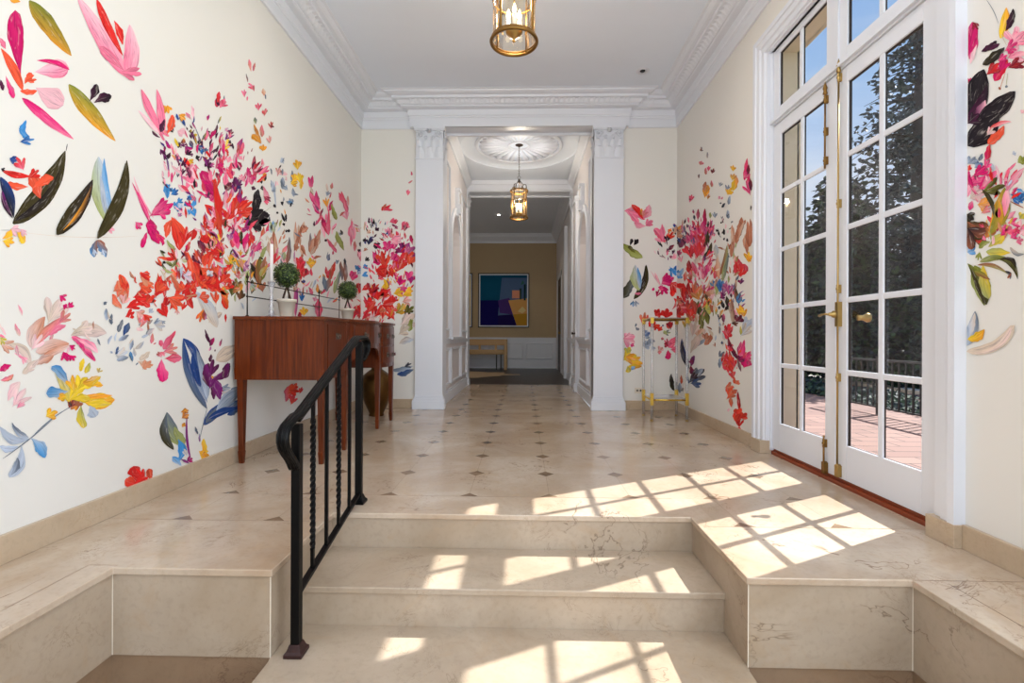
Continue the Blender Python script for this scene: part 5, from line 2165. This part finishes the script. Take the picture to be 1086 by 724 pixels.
# arched apron under the middle drawer
mb = MB(); n = 16; ap = []; vs = []; fs = []
for i in range(n+1):
    y = 3.77+.86*i/n; t = abs((y-4.2)/.43); zb = .80-.15*t**2.2*(1.0)
    for dx in (0, -.018):
        vs += [(frontx(y)-.004+dx, y, .805), (frontx(y)-.004+dx, y, min(.795, zb)-.0)]
for i in range(n):
    a = i*4; b = a+4; fs += [(a, b, b+1, a+1), (a+2, a+3, b+3, b+2), (a+1, b+1, b+3, a+3)]
mb.add(vs, fs); mb.build('arched_apron', 'mahogany', sb)
def drawer(y0, y1, z0, z1, handles, nm):
    m = 8; vs = []; fs = []
    for i in range(m+1):
        y = y0+(y1-y0)*i/m; x = frontx(y)
        vs += [(x-.006, y, z0), (x+.006, y, z0), (x+.006, y, z1), (x-.006, y, z1)]
    for i in range(m):
        a = i*4; b = a+4; fs += [(a+q, a+(q+1) % 4, b+(q+1) % 4, b+q) for q in range(4)]
    fs += [(0, 1, 2, 3), (m*4+3, m*4+2, m*4+1, m*4)]
    mb = MB(); mb.add(vs, fs); d_ = mb.build(nm, 'mahogany', sb, .0015)
    for hy, hz_ in handles:
        x = frontx(hy)+.006; h = MB()
        h.box(x, x+.003, hy-.032, hy+.032, hz_-.024, hz_+.024)
        for s_ in (-.020, .020): h.tube([(x, hy+s_, hz_+.008), (x+.016, hy+s_, hz_+.008)], .004, 8)
        h.tube([(x+.014, hy-.020, hz_+.008), (x+.017, hy-.021, hz_-.008), (x+.018, hy-.010, hz_-.017), (x+.018, hy+.010, hz_-.017), (x+.017, hy+.021, hz_-.008), (x+.014, hy+.020, hz_+.008)], .003, 8)
        h.build('drawer_handle', 'pewter', d_, .001)
drawer(3.385, 3.735, .63, .985, [(3.56, .90)], 'cupboard_door')
drawer(3.85, 4.55, .835, .985, [(4.02, .91), (4.38, .91)], 'drawer')
drawer(4.685, 5.075, .815, .985, [(4.79, .90), (4.97, .90)], 'drawer')
drawer(4.685, 5.075, .63, .795, [(4.79, .715), (4.97, .715)], 'drawer')
def leg(x, y):
    mb = MB(); vs = []
    for z, w in ((1.0, .026), (.592, .026), (.58, .024), (.09, .0165), (.085, .019), (.0, .014)):
        vs += [(x+sx*w, y+sy*w, z) for sx, sy in ((-1, -1), (1, -1), (1, 1), (-1, 1))]
    fs = [(0, 1, 2, 3), (23, 22, 21, 20)]+[(k*4+i, k*4+(i+1) % 4, k*4+4+(i+1) % 4, k*4+4+i) for k in range(5) for i in range(4)]
    mb.add(vs, fs); mb.build('leg', 'mahogany', sb, .002)
for x, y in ((-1.985, 3.345), (SBX1-.022, 3.345), (SBX1-.018, 3.765), (-1.985, 5.095), (SBX1-.022, 4.64), (SBX1-.02, 5.105)): leg(x, y)
# brass gallery rail at the back of the top
rg = MB(); 
for y in (3.37, 3.97, 4.57, 5.08):
    rg.tube([(-1.965, y, 1.036), (-1.965, y, 1.31)], .0045, 8); rg.lathe([(.001, 0), (.013, 0), (.012, .006), (.005, .012)], -1.965, y, 1.036, 12)
    rg.lathe([(.004, 0), (.010, .008), (.011, .016), (.005, .026), (.004, .036), (.001, .045)], -1.965, y, 1.305, 12)
    for z in (1.18, 1.285): rg.lathe([(.005, -.008), (.009, 0), (.005, .008)], -1.965, y, z, 10)
for z in (1.18, 1.285): rg.tube([(-1.965, 3.37, z), (-1.965, 5.08, z)], .0042, 8)
rg.build('gallery_rail', 'darkmetal', sb)

# topiaries
def topiary(x, y, z, label, seed, R=.0955, pr=.068, ph=.148, cz=.335):
    t = empty('potted_topiary', (x, y, z), label, 'topiary', 'potted topiaries on the sideboard'); rng = random.Random(seed)
    mb = MB(); mb.lathe([(pr*.68, 0), (pr*.70, .01), (pr*.93, ph*.82), (pr*1.04, ph*.83), (pr*1.06, ph), (pr*.94, ph), (pr*.9, ph*.86), (.001, ph*.86)], x, y, z, 28); mb.build('pot', 'pot', t)
    mb = MB(); mb.lathe([(pr*.89, ph*.85), (pr*.6, ph*.93), (.001, ph*.95)], x, y, z, 16); mb.build('soil', 'soil', t)
    mb = MB()
    for s_ in (-1, 1):
        pts = [(x+s_*.030*math.cos(k_*2.2/10+.3)*(1-k_/11), y+s_*.024*math.sin(k_*2.2/10+.3)*(1-k_/14)-.0*k_, z+ph*.9+(cz-ph*.9-.04)*k_/10) for k_ in range(11)]
        mb.tube(pts, [.0085-.0003*k_ for k_ in range(11)], 7)
    mb.build('trunk', 'bark', t)
    mb = MB(); vals = []; mb.lathe([(.001, -R*.86)]+[(R*.86*math.sin(PI*i/10), -R*.86*math.cos(PI*i/10)) for i in range(1, 10)]+[(.001, R*.86)], x, y, z+cz, 16); vals += [0.0]*len(mb.v)
    for i in range(1500):
        a = rng.uniform(0, 2*PI); c_ = rng.uniform(-1, 1); s_ = math.sqrt(1-c_*c_); d_ = Vector((s_*math.cos(a), s_*math.sin(a), c_))
        p = Vector((x, y, z+cz))+d_*R*rng.uniform(.86, 1.06)
        u_ = d_.orthogonal().normalized(); u_.rotate(Matrix.Rotation(rng.uniform(0, 6.28), 3, d_)); w_ = (d_.cross(u_)+d_*rng.uniform(-.9, .9)).normalized(); u_ = (u_+d_*rng.uniform(-.7, .7)).normalized()
        L_ = .0085*rng.uniform(.7, 1.2); W_ = L_*.55; v_ = min(1, rng.random()**1.8)
        mb.add([p-u_*L_, p-w_*W_, p+u_*L_, p+w_*W_], [(0, 1, 2, 3)]); vals += [v_]*4
    o = mb.build('foliage', 'box', t); at_ = o.data.attributes.new('rnd', 'FLOAT', 'POINT')
    for i, v_ in enumerate(vals): at_.data[i].value = v_
topiary(-1.835, 3.68, 1.036, 'ball topiary in a pale pot beside the white candle on the sideboard', 3)
topiary(-1.81, 4.90, 1.036, 'farther ball topiary, at the end of the sideboard away from the candle', 5)
# candlestick + candle
cs = MB(); cx, cy_ = -1.86, 3.50
cs.lathe([(.045, 0), (.046, .006), (.03, .012), (.012, .022), (.018, .04), (.010, .06), (.016, .085), (.009, .11), (.014, .14), (.008, .17), (.013, .195), (.018, .225), (.027, .262), (.022, .262), (.010, .23)], cx, cy_, 1.036, 24)
tag(cs.build('candlestick', 'acrylic'), 'clear glass candlestick on the sideboard holding a white taper candle', 'candlestick')
cc = MB(); cc.lathe([(.0115, 0), (.012, .30), (.010, .305), (.001, .306)], cx, cy_, 1.272, 16)
c_o = tag(cc.build('taper_candle', 'candle'), 'tall white taper candle standing in the glass candlestick', 'candle')
ck = MB(); ck.tube([(cx, cy_, 1.575), (cx+.001, cy_, 1.59)], .0012, 5); ck.build('wick', 'black', c_o)

# brass urn on the floor beyond the sideboard
mb = MB(); ux, uy = -1.665, 5.42
mb.lathe([(.085, 0), (.088, .012), (.080, .03), (.10, .07), (.135, .15), (.163, .24), (.176, .33), (.172, .40), (.145, .46), (.10, .50), (.062, .525), (.055, .56), (.07, .60), (.085, .615), (.078, .615), (.05, .57), (.05, .53)], ux, uy, 0, 40)
urn = tag(mb.build('floor_urn', 'urnbrass'), 'rounded brown brass urn on the floor beside the far legs of the sideboard', 'urn')
for s_ in (-1, 1): mb = MB(); mb.tube([(ux+s_*.06, uy, .555), (ux+s_*.13, uy, .575), (ux+s_*.175, uy, .53), (ux+s_*.17, uy, .46), (ux+s_*.15, uy, .44)], .010, 8); mb.build('handle', 'agedbrass', urn)

# ------------------------------------------------------------------ clear acrylic and brass stand
X0, X1, Y0, Y1 = 1.385, 1.76, 5.20, 5.555
sd = empty('pedestal_stand', ((X0+X1)/2, (Y0+Y1)/2, 0), 'tall stand with clear legs and brass corner joints in the right corner', 'stand')
for x, y in ((X0, Y0), (X1, Y0), (X0, Y1), (X1, Y1)):
    mb = MB(); mb.tube([(x, y, .012), (x, y, 1.10)], .0135, 14); lg = mb.build('leg', 'acrylic', sd)
    mb = MB(); mb.lathe([(.018, 0), (.018, .008), (.012, .016), (.012, .02)], x, y, 0, 14); mb.build('foot', 'brass', lg)
    mb = MB(); mb.box(x-.017, x+.017, y-.017, y+.017, .17, .30); mb.build('corner_sleeve', 'goldbrass', lg, .002)
    mb = MB(); mb.box(x-.017, x+.017, y-.017, y+.017, 1.05, 1.115); mb.build('corner_sleeve', 'goldbrass', lg, .002)
for z, nm, mt in ((.225, 'lower_frame', 'goldbrass'), (1.095, 'upper_frame', 'agedbrass')):
    mb = MB()
    for y in (Y0, Y1): mb.tube([(X0, y, z), (X1, y, z)], .010, 10)
    for x in (X0, X1): mb.tube([(x, Y0, z), (x, Y1, z)], .010, 10)
    mb.build(nm, mt, sd)
mb = MB(); mb.box(X0, X1, Y0, Y1, .236, .244); mb.build('glass_shelf', 'acrylic', sd)
mb = MB(); mb.box(X0+.012, X1-.012, Y0+.012, Y1-.012, 1.106, 1.114); mb.build('glass_top', 'acrylic', sd)

# outlet on the back wall
mb = MB(); mb.box(1.385, 1.49, 5.992, 5.999, .205, .275); op = tag(mb.build('wall_outlet', 'plate', bevel=.002), 'cream wall outlet low on the back wall beside the clear stand', 'outlet')
for x in (1.418, 1.458):
    mb = MB(); mb.lathe([(.001, 0), (.012, 0), (.012, .003), (.001, .004)], 0, 0, 0, 14); mb.v = [(x+a, 5.992-c, .24+b) for a, b, c in mb.v]; mb.build('socket', 'black', op)

# recessed ceiling fixture
def downlight(x, y, z, label, mat, r=.045):
    t = empty('recessed_light', (x, y, z), label, 'recessed light', 'recessed ceiling lights')
    mb = MB(); mb.lathe([(r, 0), (r*1.45, -.004), (r*1.5, -.001), (r*1.5, .002)], x, y, z, 28); mb.lathe([(r, 0), (r*.9, .01)], x, y, z-.001, 24); mb.build('trim_ring', 'white', t)
    mb = MB(); mb.lathe([(.001, -.012), (r*.5, -.010), (r*.62, -.002), (r*.62, .0)], x, y, z, 20); mb.build('lamp_eye', mat, t)
downlight(1.305, 5.33, CZ, 'small round recessed fixture in the white hall ceiling near the right cornice', 'black', .048)
downlight(-.606, 11.64, 3.86, 'lit recessed light in the ceiling of the dark far room', 'spot', .06)

# ------------------------------------------------------------------ lanterns
def lantern(x, y, zb, R, H, zc, label):
    t = empty('hanging_lantern', (x, y, zc), label, 'lantern', 'hanging brass lanterns')
    mb = MB(); mb.ring(x, y, zb, R, .011, 48, 8); mb.ring(x, y, zb+.018, R*.985, .006, 48, 6); mb.build('bottom_ring', 'agedbrass', t)
    mb = MB(); mb.ring(x, y, zb+H, R, .010, 48, 8); mb.ring(x, y, zb+H-.02, R*.98, .006, 48, 6); mb.ring(x, y, zb+H*.62, R*.93, .005, 48, 6); mb.build('top_ring', 'agedbrass', t)
    for k_ in range(4):
        a = PI/4+.18+k_*PI/2; px, py = x+R*.97*math.cos(a), y+R*.97*math.sin(a)
        mb = MB(); mb.tube([(px, py, zb), (px, py, zb+H)], .0085, 8); mb.lathe([(.001, 0), (.012, .008), (.006, .02), (.001, .035)], px, py, zb+H+.006, 8); mb.build('post', 'agedbrass', t)
    mb = MB(); n = 40; vs = [(x+R*.93*math.cos(2*PI*i/n), y+R*.93*math.sin(2*PI*i/n), z) for z in (zb+.02, zb+H-.02) for i in range(n)]
    mb.add(vs, [(i, (i+1) % n, n+(i+1) % n, n+i) for i in range(n)], 0, True); mb.build('glass_cylinder', 'lampglass', t)
    mb = MB(); mb.lathe([(.001, -.055), (.008, -.05), (.012, -.042), (.005, -.032), (.012, -.026), (.03, -.006), (.052, .008), (.056, .018), (.04, .022), (.012, .026), (.010, .05)], x, y, zb+.05, 24)
    mb.tube([(x, y, zb+.07), (x, y, zb+H+.12)], .005, 8); mb.build('candle_hub', 'brass', t)
    for k_ in range(3):
        a = .6+k_*2*PI/3; px, py = x+.042*math.cos(a), y+.042*math.sin(a)
        mb = MB(); mb.lathe([(.012, 0), (.012, .09), (.005, .093)], px, py, zb+.066, 12); c_ = mb.build('candle_sleeve', 'candle', t)
        mb = MB(); mb.lathe([(.006, 0), (.012, .012), (.014, .028), (.009, .048), (.001, .066)], px, py, zb+.159, 12); mb.build('bulb', 'bulb', c_)
    mb = MB()
    for k_ in range(4):
        a = PI/4+.18+k_*PI/2; c_, s_ = math.cos(a), math.sin(a)
        prof = [(R*.95, 0), (R*1.02, .03), (R*.95, .07), (R*.72, .085), (R*.55, .07), (R*.5, .045), (R*.58, .035)]
        mb.tube([(x+c_*r_, y+s_*r_, zb+H+z_) for r_, z_ in prof], .0065, 7)
        prof = [(R*.6, .075), (R*.4, .11), (R*.2, .14), (.006, .15)]
        mb.tube([(x+c_*r_, y+s_*r_, zb+H+z_) for r_, z_ in prof], .0055, 7)
    mb.lathe([(.006, .11), (.02, .13), (.014, .15), (.022, .165), (.008, .185)], x, y, zb+H, 14); mb.build('scroll_crown', 'darkmetal', t)
    mb = MB(); z = zb+H+.185; top = zc-.03
    mb.tube([(x+.022*math.cos(2*PI*i/16), y, z+.02+.022*math.sin(2*PI*i/16)) for i in range(16)], .003, 6, 0, True); z += .045
    k_ = 0
    while z < top:
        vs = []
        for i in range(10):
            a = 2*PI*i/10; r1, r2 = .009*math.cos(a), .016*math.sin(a)
            vs.append((x+(r1 if k_ % 2 else 0), y+(0 if k_ % 2 else r1), z+.012+r2))
        mb.tube(vs, .0025, 5, 0, True); z += .025; k_ += 1
    mb.build('chain', 'darkmetal', t)
    mb = MB(); mb.lathe([(.001, -.035), (.012, -.032), (.016, -.02), (.045, -.012), (.060, -.004), (.062, 0)], x, y, zc, 24); mb.build('ceiling_canopy', 'darkmetal', t)
    l = bpy.data.lights.new('lantern_light', 'POINT'); l.energy = 20 if y < 5 else 36; l.color = (1, .84, .62) if y < 5 else (1, .94, .86); l.shadow_soft_size = .05
    lo = bpy.data.objects.new('lantern_light', l); COL.objects.link(lo); lo.location = (x, y, zb+.24)
    return t
LAMPW = 16
lantern(-.068, 3.12, 2.815, .148, .44, CZ, 'brass lantern hanging in the entrance hall, cut by the top of the picture')
lantern(-.075, 7.42, 2.735, .135, .42, hz+.062, 'brass lantern hanging from the fluted medallion in the corridor')

# ------------------------------------------------------------------ far room furniture
def picture(x0, x1, z0, z1, shapes, label):
    t = empty('framed_picture', ((x0+x1)/2, FY, z0), label, 'picture', 'framed prints on the far wall')
    mb = MB(); w = .025
    mb.box(x0, x1, FY-.035, FY-.001, z0, z0+w); mb.box(x0, x1, FY-.035, FY-.001, z1-w, z1); mb.box(x0, x0+w, FY-.035, FY-.001, z0+w, z1-w); mb.box(x1-w, x1, FY-.035, FY-.001, z0+w, z1-w)
    mb.build('frame', 'black', t)
    mb = MB(); mb.box(x0+w, x1-w, FY-.02, FY-.002, z0+w, z1-w); mb.build('mount', 'white', t)
    mb = MB(); mats = []
    for i, (poly, c) in enumerate(shapes):
        mats.append(plain('print_colour', rgb(*c), .6, var=.05, spec=.1)); fx = lambda p: (x0+w+.035+(x1-x0-2*w-.07)*p[0], z0+w+.035+(z1-z0-2*w-.07)*p[1])
        y_ = FY-.0205-.0006*(i+1)
        mb.add([(fx(p)[0], y_, fx(p)[1]) for p in poly], [tuple(range(len(poly)))], i)
    mb.build('print', mats, t)
R_ = lambda a, b, c, d: [(a, b), (c, b), (c, d), (a, d)]
picture(-1.31, .165, 1.165, 2.735, [(R_(0, 0, 1, 1), (0, 84, 118)), (R_(0, 0, 1, .5), (14, 4, 92)), ([(.38, .2), (.46, .95), (1, .95), (1, .2)], (84, 110, 150)), ([(.42, .25), (.38, .5), (.62, .55), (.8, .2)], (78, 50, 124)),
   ([(.38, 0), (.38, .2), (.68, .22), (.76, 0)], (26, 8, 84)), ([(.60, .5), (.78, 0), (1, 0), (1, .54)], (226, 170, 100)), ([(.70, .22), (.78, 0), (1, 0), (1, .24)], (196, 146, 48)), (R_(.68, .54, .84, .70), (232, 158, 128)), (R_(.84, .52, .88, .74), (40, 70, 60)), (R_(.93, .5, .97, .82), (30, 60, 60)), ([(.80, .28), (.9, .38), (.98, .3), (.9, .24)], (236, 214, 150)), ([(.86, .8), (.9, .9), (.94, .84)], (60, 110, 100))],
   'framed abstract print in teal, navy and peach on the far wall above the bench')
picture(-2.95, -1.475, 1.165, 2.735, [(R_(0, 0, 1, 1), (18, 90, 130)), (R_(0, 0, 1, .45), (26, 30, 120)), (R_(.94, 0, 1, 1), (214, 178, 60)), (R_(.82, 0, .90, .3), (200, 200, 210)), (R_(.2, .2, .6, .7), (200, 140, 110))],
   'second framed print, only its blue right edge showing beside the left corridor pilaster')
bn = empty('wooden_bench', (-1.2, 13.2, 0), 'pale wooden bench against the panelled far wall', 'bench')
mb = MB(); mb.box(-2.1, -.52, 12.95, 13.45, .46, .54); mb.box(-2.1, -.52, 12.97, 13.45, .42, .46); mb.build('seat', 'benchwood', bn, .01)
mb = MB(); mb.box(-2.1, -.52, 13.40, 13.47, .66, .83); mb.build('backrest', 'benchwood', bn, .01)
for x in (-1.25,-.80): 
    mb = MB(); mb.box(x, x+.06, 13.40, 13.46, .54, .66); mb.build('back_post', 'benchwood', bn)
mb = MB(); mb.box(-.52, -.44, 12.93, 13.48, 0, .83); mb.build('end_panel', 'benchwood', bn, .008)
mb = MB(); mb.box(-2.18, -2.1, 12.93, 13.48, 0, .83); mb.build('end_panel', 'benchwood', bn, .008)
for x in (-.62, -.74):
    mb = MB(); mb.box(x, x+.03, 12.98, 13.02, 0, .42); mb.build('leg', 'black', bn)
mb = MB(); hp = [(-2.3, 10.35), (-1.7, 10.25), (-1.35, 10.4), (-1.0, 10.55), (-.75, 10.9), (-.55, 11.0), (-.48, 11.25), (-.30, 11.38), (-.08, 11.42), (-.08, 11.5), (-.32, 11.52), (-.5, 11.6), (-.45, 12.0), (-.62, 12.15), (-.9, 12.1), (-1.2, 12.35), (-1.6, 12.4), (-1.9, 12.6), (-2.4, 12.5), (-2.6, 11.5)]
mb.prism(hp, -.004, .004); tag(mb.build('hide_rug', 'hide'), 'pale animal hide rug on the dark floor in front of the bench', 'rug')

# ------------------------------------------------------------------ outside
GZ = -.12
mb = MB(); mb.box(2.2, 7.2, -4, 13, GZ-.1, GZ); struct(mb, 'floor_terrace', 'terrace')
mb = MB(); mb.box(7.2, 7.5, -4, 13, GZ-.1, GZ+.06); mb.box(2.2, 9, 13, 13.3, GZ-.1, GZ+.16); struct(mb, 'trim_13', 'curb')
mb = MB(); mb.box(2.2, 80, -30, 90, -.9, -.35); struct(mb, 'ground', 'grass')
mb = MB(); mb.box(4.0, 20, 13.3, 40, -.3, -.02)
struct(mb, 'ground_lawn', 'grass')
rl = empty('terrace_railing', (4.75, 5, GZ), 'black metal railing with thin bars along the brick terrace', 'railing')
RLX = 4.75; ya, yb = 3.4, 7.4; zt = .62
mb = MB(); mb.box(RLX-.025, RLX+.025, ya, yb, zt-.03, zt); mb.build('top_bar', 'black', rl)
mb = MB(); mb.box(RLX-.015, RLX+.015, ya, yb, GZ+.09, GZ+.11); mb.build('bottom_bar', 'black', rl)
y = ya; i = 0; n = int((yb-ya)/.11)
for i in range(n+1):
    y = ya+(yb-ya)*i/n; post = i % 14 == 0
    mb = MB(); w = .03 if post else .009; mb.box(RLX-w, RLX+w, y-w, y+w, GZ if post else GZ+.09, zt+.04 if post else zt-.02)
    mb.build('post' if post else 'bar', 'black', rl)
# planting bed behind the railing
def shrubs(name, cnt, region, h, seed, label, cat, mat='hedge', size=.05):
    rng = random.Random(seed); mb = MB(); vals = []
    for i in range(cnt):
        x = rng.uniform(region[0], region[1]); y = rng.uniform(region[2], region[3]); fz = math.sqrt(rng.random())
        hh = h*(.7+.3*math.sin(x*2.1+y*1.7)*math.cos(y*.9)); p = Vector((x, y, GZ-.1+hh*fz)); a = Vector((rng.gauss(0, 1), rng.gauss(0, 1), rng.gauss(0, 1))).normalized(); b = a.orthogonal().normalized()
        s_ = size*rng.uniform(.6, 1.4); mb.add([p-a*s_, p-b*s_*.5, p+a*s_, p+b*s_*.5], [(0, 1, 2, 3)]); vals += [rng.random()**1.5]*4
    o = mb.build(name, mat); at_ = o.data.attributes.new('rnd', 'FLOAT', 'POINT')
    for i, v_ in enumerate(vals): at_.data[i].value = v_
    return tag(o, label, cat)
shrubs('low_hedge', 9000, (5.2, 6.0, 3.2, 10), .34, 4, 'low dark hedge in the bed behind the terrace railing', 'hedge')
def conifer(x, y, h, rad, seed, label, dens=1.0, bare=.0, mat='needle', tw=.16, group=None, cs=1.0):
    t = empty('conifer_tree', (x, y, -.35), label, 'tree', 'conifers beyond the terrace'); rng = random.Random(seed)
    mb = MB(); mb.tube([(x, y, -.4), (x+.03, y, h*.5), (x, y, h-.3)], [tw, tw*.6, .02], 10); mb.build('trunk', 'treebark', t)
    mb = MB(); br = MB(); vals = []; z = .3
    while z < h-.2:
        f = 1-(z/h); r = rad*(f**.75)*(1 if z > 1 else .8)+.15; nb = 6
        for k_ in range(nb):
            a = rng.uniform(0, 2*PI); rr = r*rng.uniform(.65, 1.12); d_ = Vector((math.cos(a), math.sin(a), 0)); p0 = Vector((x, y, z+rng.uniform(-.1, .1)))
            tipz = -.25*rr+rng.uniform(-.1, .15)
            br.tube([p0, p0+d_*rr*.5+Vector((0, 0, .05*rr)), p0+d_*rr+Vector((0, 0, tipz))], [.022, .014, .004], 4)
            m_ = int(rr*26*dens*(.55 if (z > 3.2 and h > 7) else 1))
            for q in range(m_):
                s_ = rng.uniform(.12, 1.05)**.8; c0 = p0+d_*rr*s_+Vector((0, 0, (.12*s_-.37*s_*s_)*rr))+Vector((rng.gauss(0, .12), rng.gauss(0, .12), rng.gauss(-.03, .07)))*(.5+rr*.4)
                for e in range(3):
                    u_ = (d_*rng.uniform(-.2, 1)+Vector((rng.gauss(0, .5), rng.gauss(0, .5), rng.gauss(-.15, .35)))).normalized(); w_ = u_.cross(Vector((rng.gauss(0, 1), rng.gauss(0, 1), rng.gauss(0, 1)))).normalized()
                    L_ = .11*rng.uniform(.6, 1.3)*cs; W_ = .022*cs; mb.add([c0-w_*W_, c0+u_*L_*.5-w_*W_*1.3, c0+u_*L_, c0+u_*L_*.5+w_*W_*1.3, c0+w_*W_], [(0, 1, 2, 3, 4)]); vals += [rng.random()**2.0]*5
        z += .17*(1 if z < h*.9 else .6)
    br.build('branches', 'treebark', t)
    o = mb.build('needles', mat, t); at_ = o.data.attributes.new('rnd', 'FLOAT', 'POINT')
    for i, v_ in enumerate(vals): at_.data[i].value = v_
conifer(8.85, 11.0, 8.6, 2.5, 11, 'tall dark conifer filling the panes of the nearer glazed door leaf', 1.05, tw=.26, cs=1.1)
conifer(6.9, 10.6, 4.6, 1.5, 12, 'shorter dense conifer left of the tall one, seen through the nearer door leaf', 1.3, mat='hedge', cs=1.25)
conifer(12.1, 20.2, 5.8, 1.5, 13, 'slim dark conifer seen through the farther door leaf', 1.3, cs=1.5)
conifer(11.8, 14.2, 4.2, 2.2, 14, 'broad dark conifer behind the tall one, at the right of the nearer leaf', 1.1, mat='hedge', cs=1.6)
shrubs('tall_hedge', 26000, (6.3, 18, 17.6, 19.6), 3.8, 9, 'dark hedge at the end of the lawn beyond the terrace', 'hedge', size=.13)

# ------------------------------------------------------------------ light
sun = bpy.data.lights.new('sun', 'SUN'); sun.energy = 10.5; sun.angle = math.radians(.5); sun.color = (1, .985, .965)
so = bpy.data.objects.new('sun', sun); COL.objects.link(so); so.rotation_mode = 'QUATERNION'
so.rotation_quaternion = Vector((-1, -.52, -1.28)).to_track_quat('-Z', 'Y'); so.location = (6, 6, 8)
W = bpy.data.worlds.new('sky'); S.world = W; W.use_nodes = True; wn = W.node_tree.nodes; wl = W.node_tree.links; bg = wn['Background']
tc = wn.new('ShaderNodeTexCoord'); sx = wn.new('ShaderNodeSeparateXYZ'); wl.new(tc.outputs['Generated'], sx.inputs[0])
cr = wn.new('ShaderNodeValToRGB'); wl.new(sx.outputs[2], cr.inputs[0])
el = cr.color_ramp.elements; el[0].position = 0.0; el[0].color = rgb(234, 241, 252); el[1].position = .66; el[1].color = rgb(112, 162, 230)
e = cr.color_ramp.elements.new(.22); e.color = rgb(216, 229, 250)
e = cr.color_ramp.elements.new(.42); e.color = rgb(164, 200, 244)
nz = wn.new('ShaderNodeTexNoise'); nz.inputs['Scale'].default_value = 2.5; nz.inputs['Detail'].default_value = 5; mpn = wn.new('ShaderNodeMapping'); mpn.inputs['Scale'].default_value = (1, 1, 4)
wl.new(tc.outputs['Generated'], mpn.inputs[0]); wl.new(mpn.outputs[0], nz.inputs['Vector'])
mr = wn.new('ShaderNodeMapRange'); mr.inputs[1].default_value = .52; mr.inputs[2].default_value = .78; mr.inputs[4].default_value = .6; wl.new(nz.outputs['Fac'], mr.inputs[0])
mxw = wn.new('ShaderNodeMix'); mxw.data_type = 'RGBA'; wl.new(mr.outputs[0], mxw.inputs[0]); wl.new(cr.outputs[0], mxw.inputs[6]); mxw.inputs[7].default_value = (.95, .96, 1, 1)
wl.new(mxw.outputs[2], bg.inputs[0]); bg.inputs[1].default_value = 1.0
def area(name, loc, rot, sx_, sy_, p, c):
    l = bpy.data.lights.new(name, 'AREA'); l.shape = 'RECTANGLE'; l.size = sx_; l.size_y = sy_; l.energy = p; l.color = c
    o = bpy.data.objects.new(name, l); COL.objects.link(o); o.location = loc; o.rotation_euler = rot; return o
# added unseen fill lights behind the camera, beside it and in the far room
area('rear_fill_light', (-.07, YB+.03, 2.1), (PI/2, 0, 0), 3.2, 2.5, 84, (.84, .92, 1))
area('side_fill_light', (1.96, -.3, 1.6), (PI/2, 0, PI/2), 2.5, 2.9, 108, (.84, .92, 1))
for x_, y_ in ((-1.0, 3.7), (.9, 3.7), (-1.0, 1.9), (.9, 1.9)):  # unseen hall spots added to light the treads, without fixtures
    l = bpy.data.lights.new('recessed_or_fill_spot', 'SPOT'); l.energy = 27; l.color = (1, .97, .92); l.spot_size = 2.7; l.spot_blend = 1.0; l.shadow_soft_size = .08
    lo = bpy.data.objects.new('recessed_or_fill_spot', l); COL.objects.link(lo); lo.location = (x_, y_, CZ-.03)
area('far_room_fill_light', (-4.0, 11.5, 1.8), (PI/2, 0, -PI/2), 2.0, 2.0, 12, (1, .93, .84))  # added fill light; the wall there has no window
for p_ in ((-.6, 11.64, 3.80),):
    l = bpy.data.lights.new('recessed_or_fill_spot', 'SPOT'); l.energy = 14; l.color = (1, .86, .66); l.spot_size = 2.2; l.shadow_soft_size = .05
    lo = bpy.data.objects.new('recessed_or_fill_spot', l); COL.objects.link(lo); lo.location = p_
v = S.view_settings; v.view_transform = 'Standard'; v.look = 'None'; v.exposure = 0.0; v.gamma = 1.0; v.use_curve_mapping = False
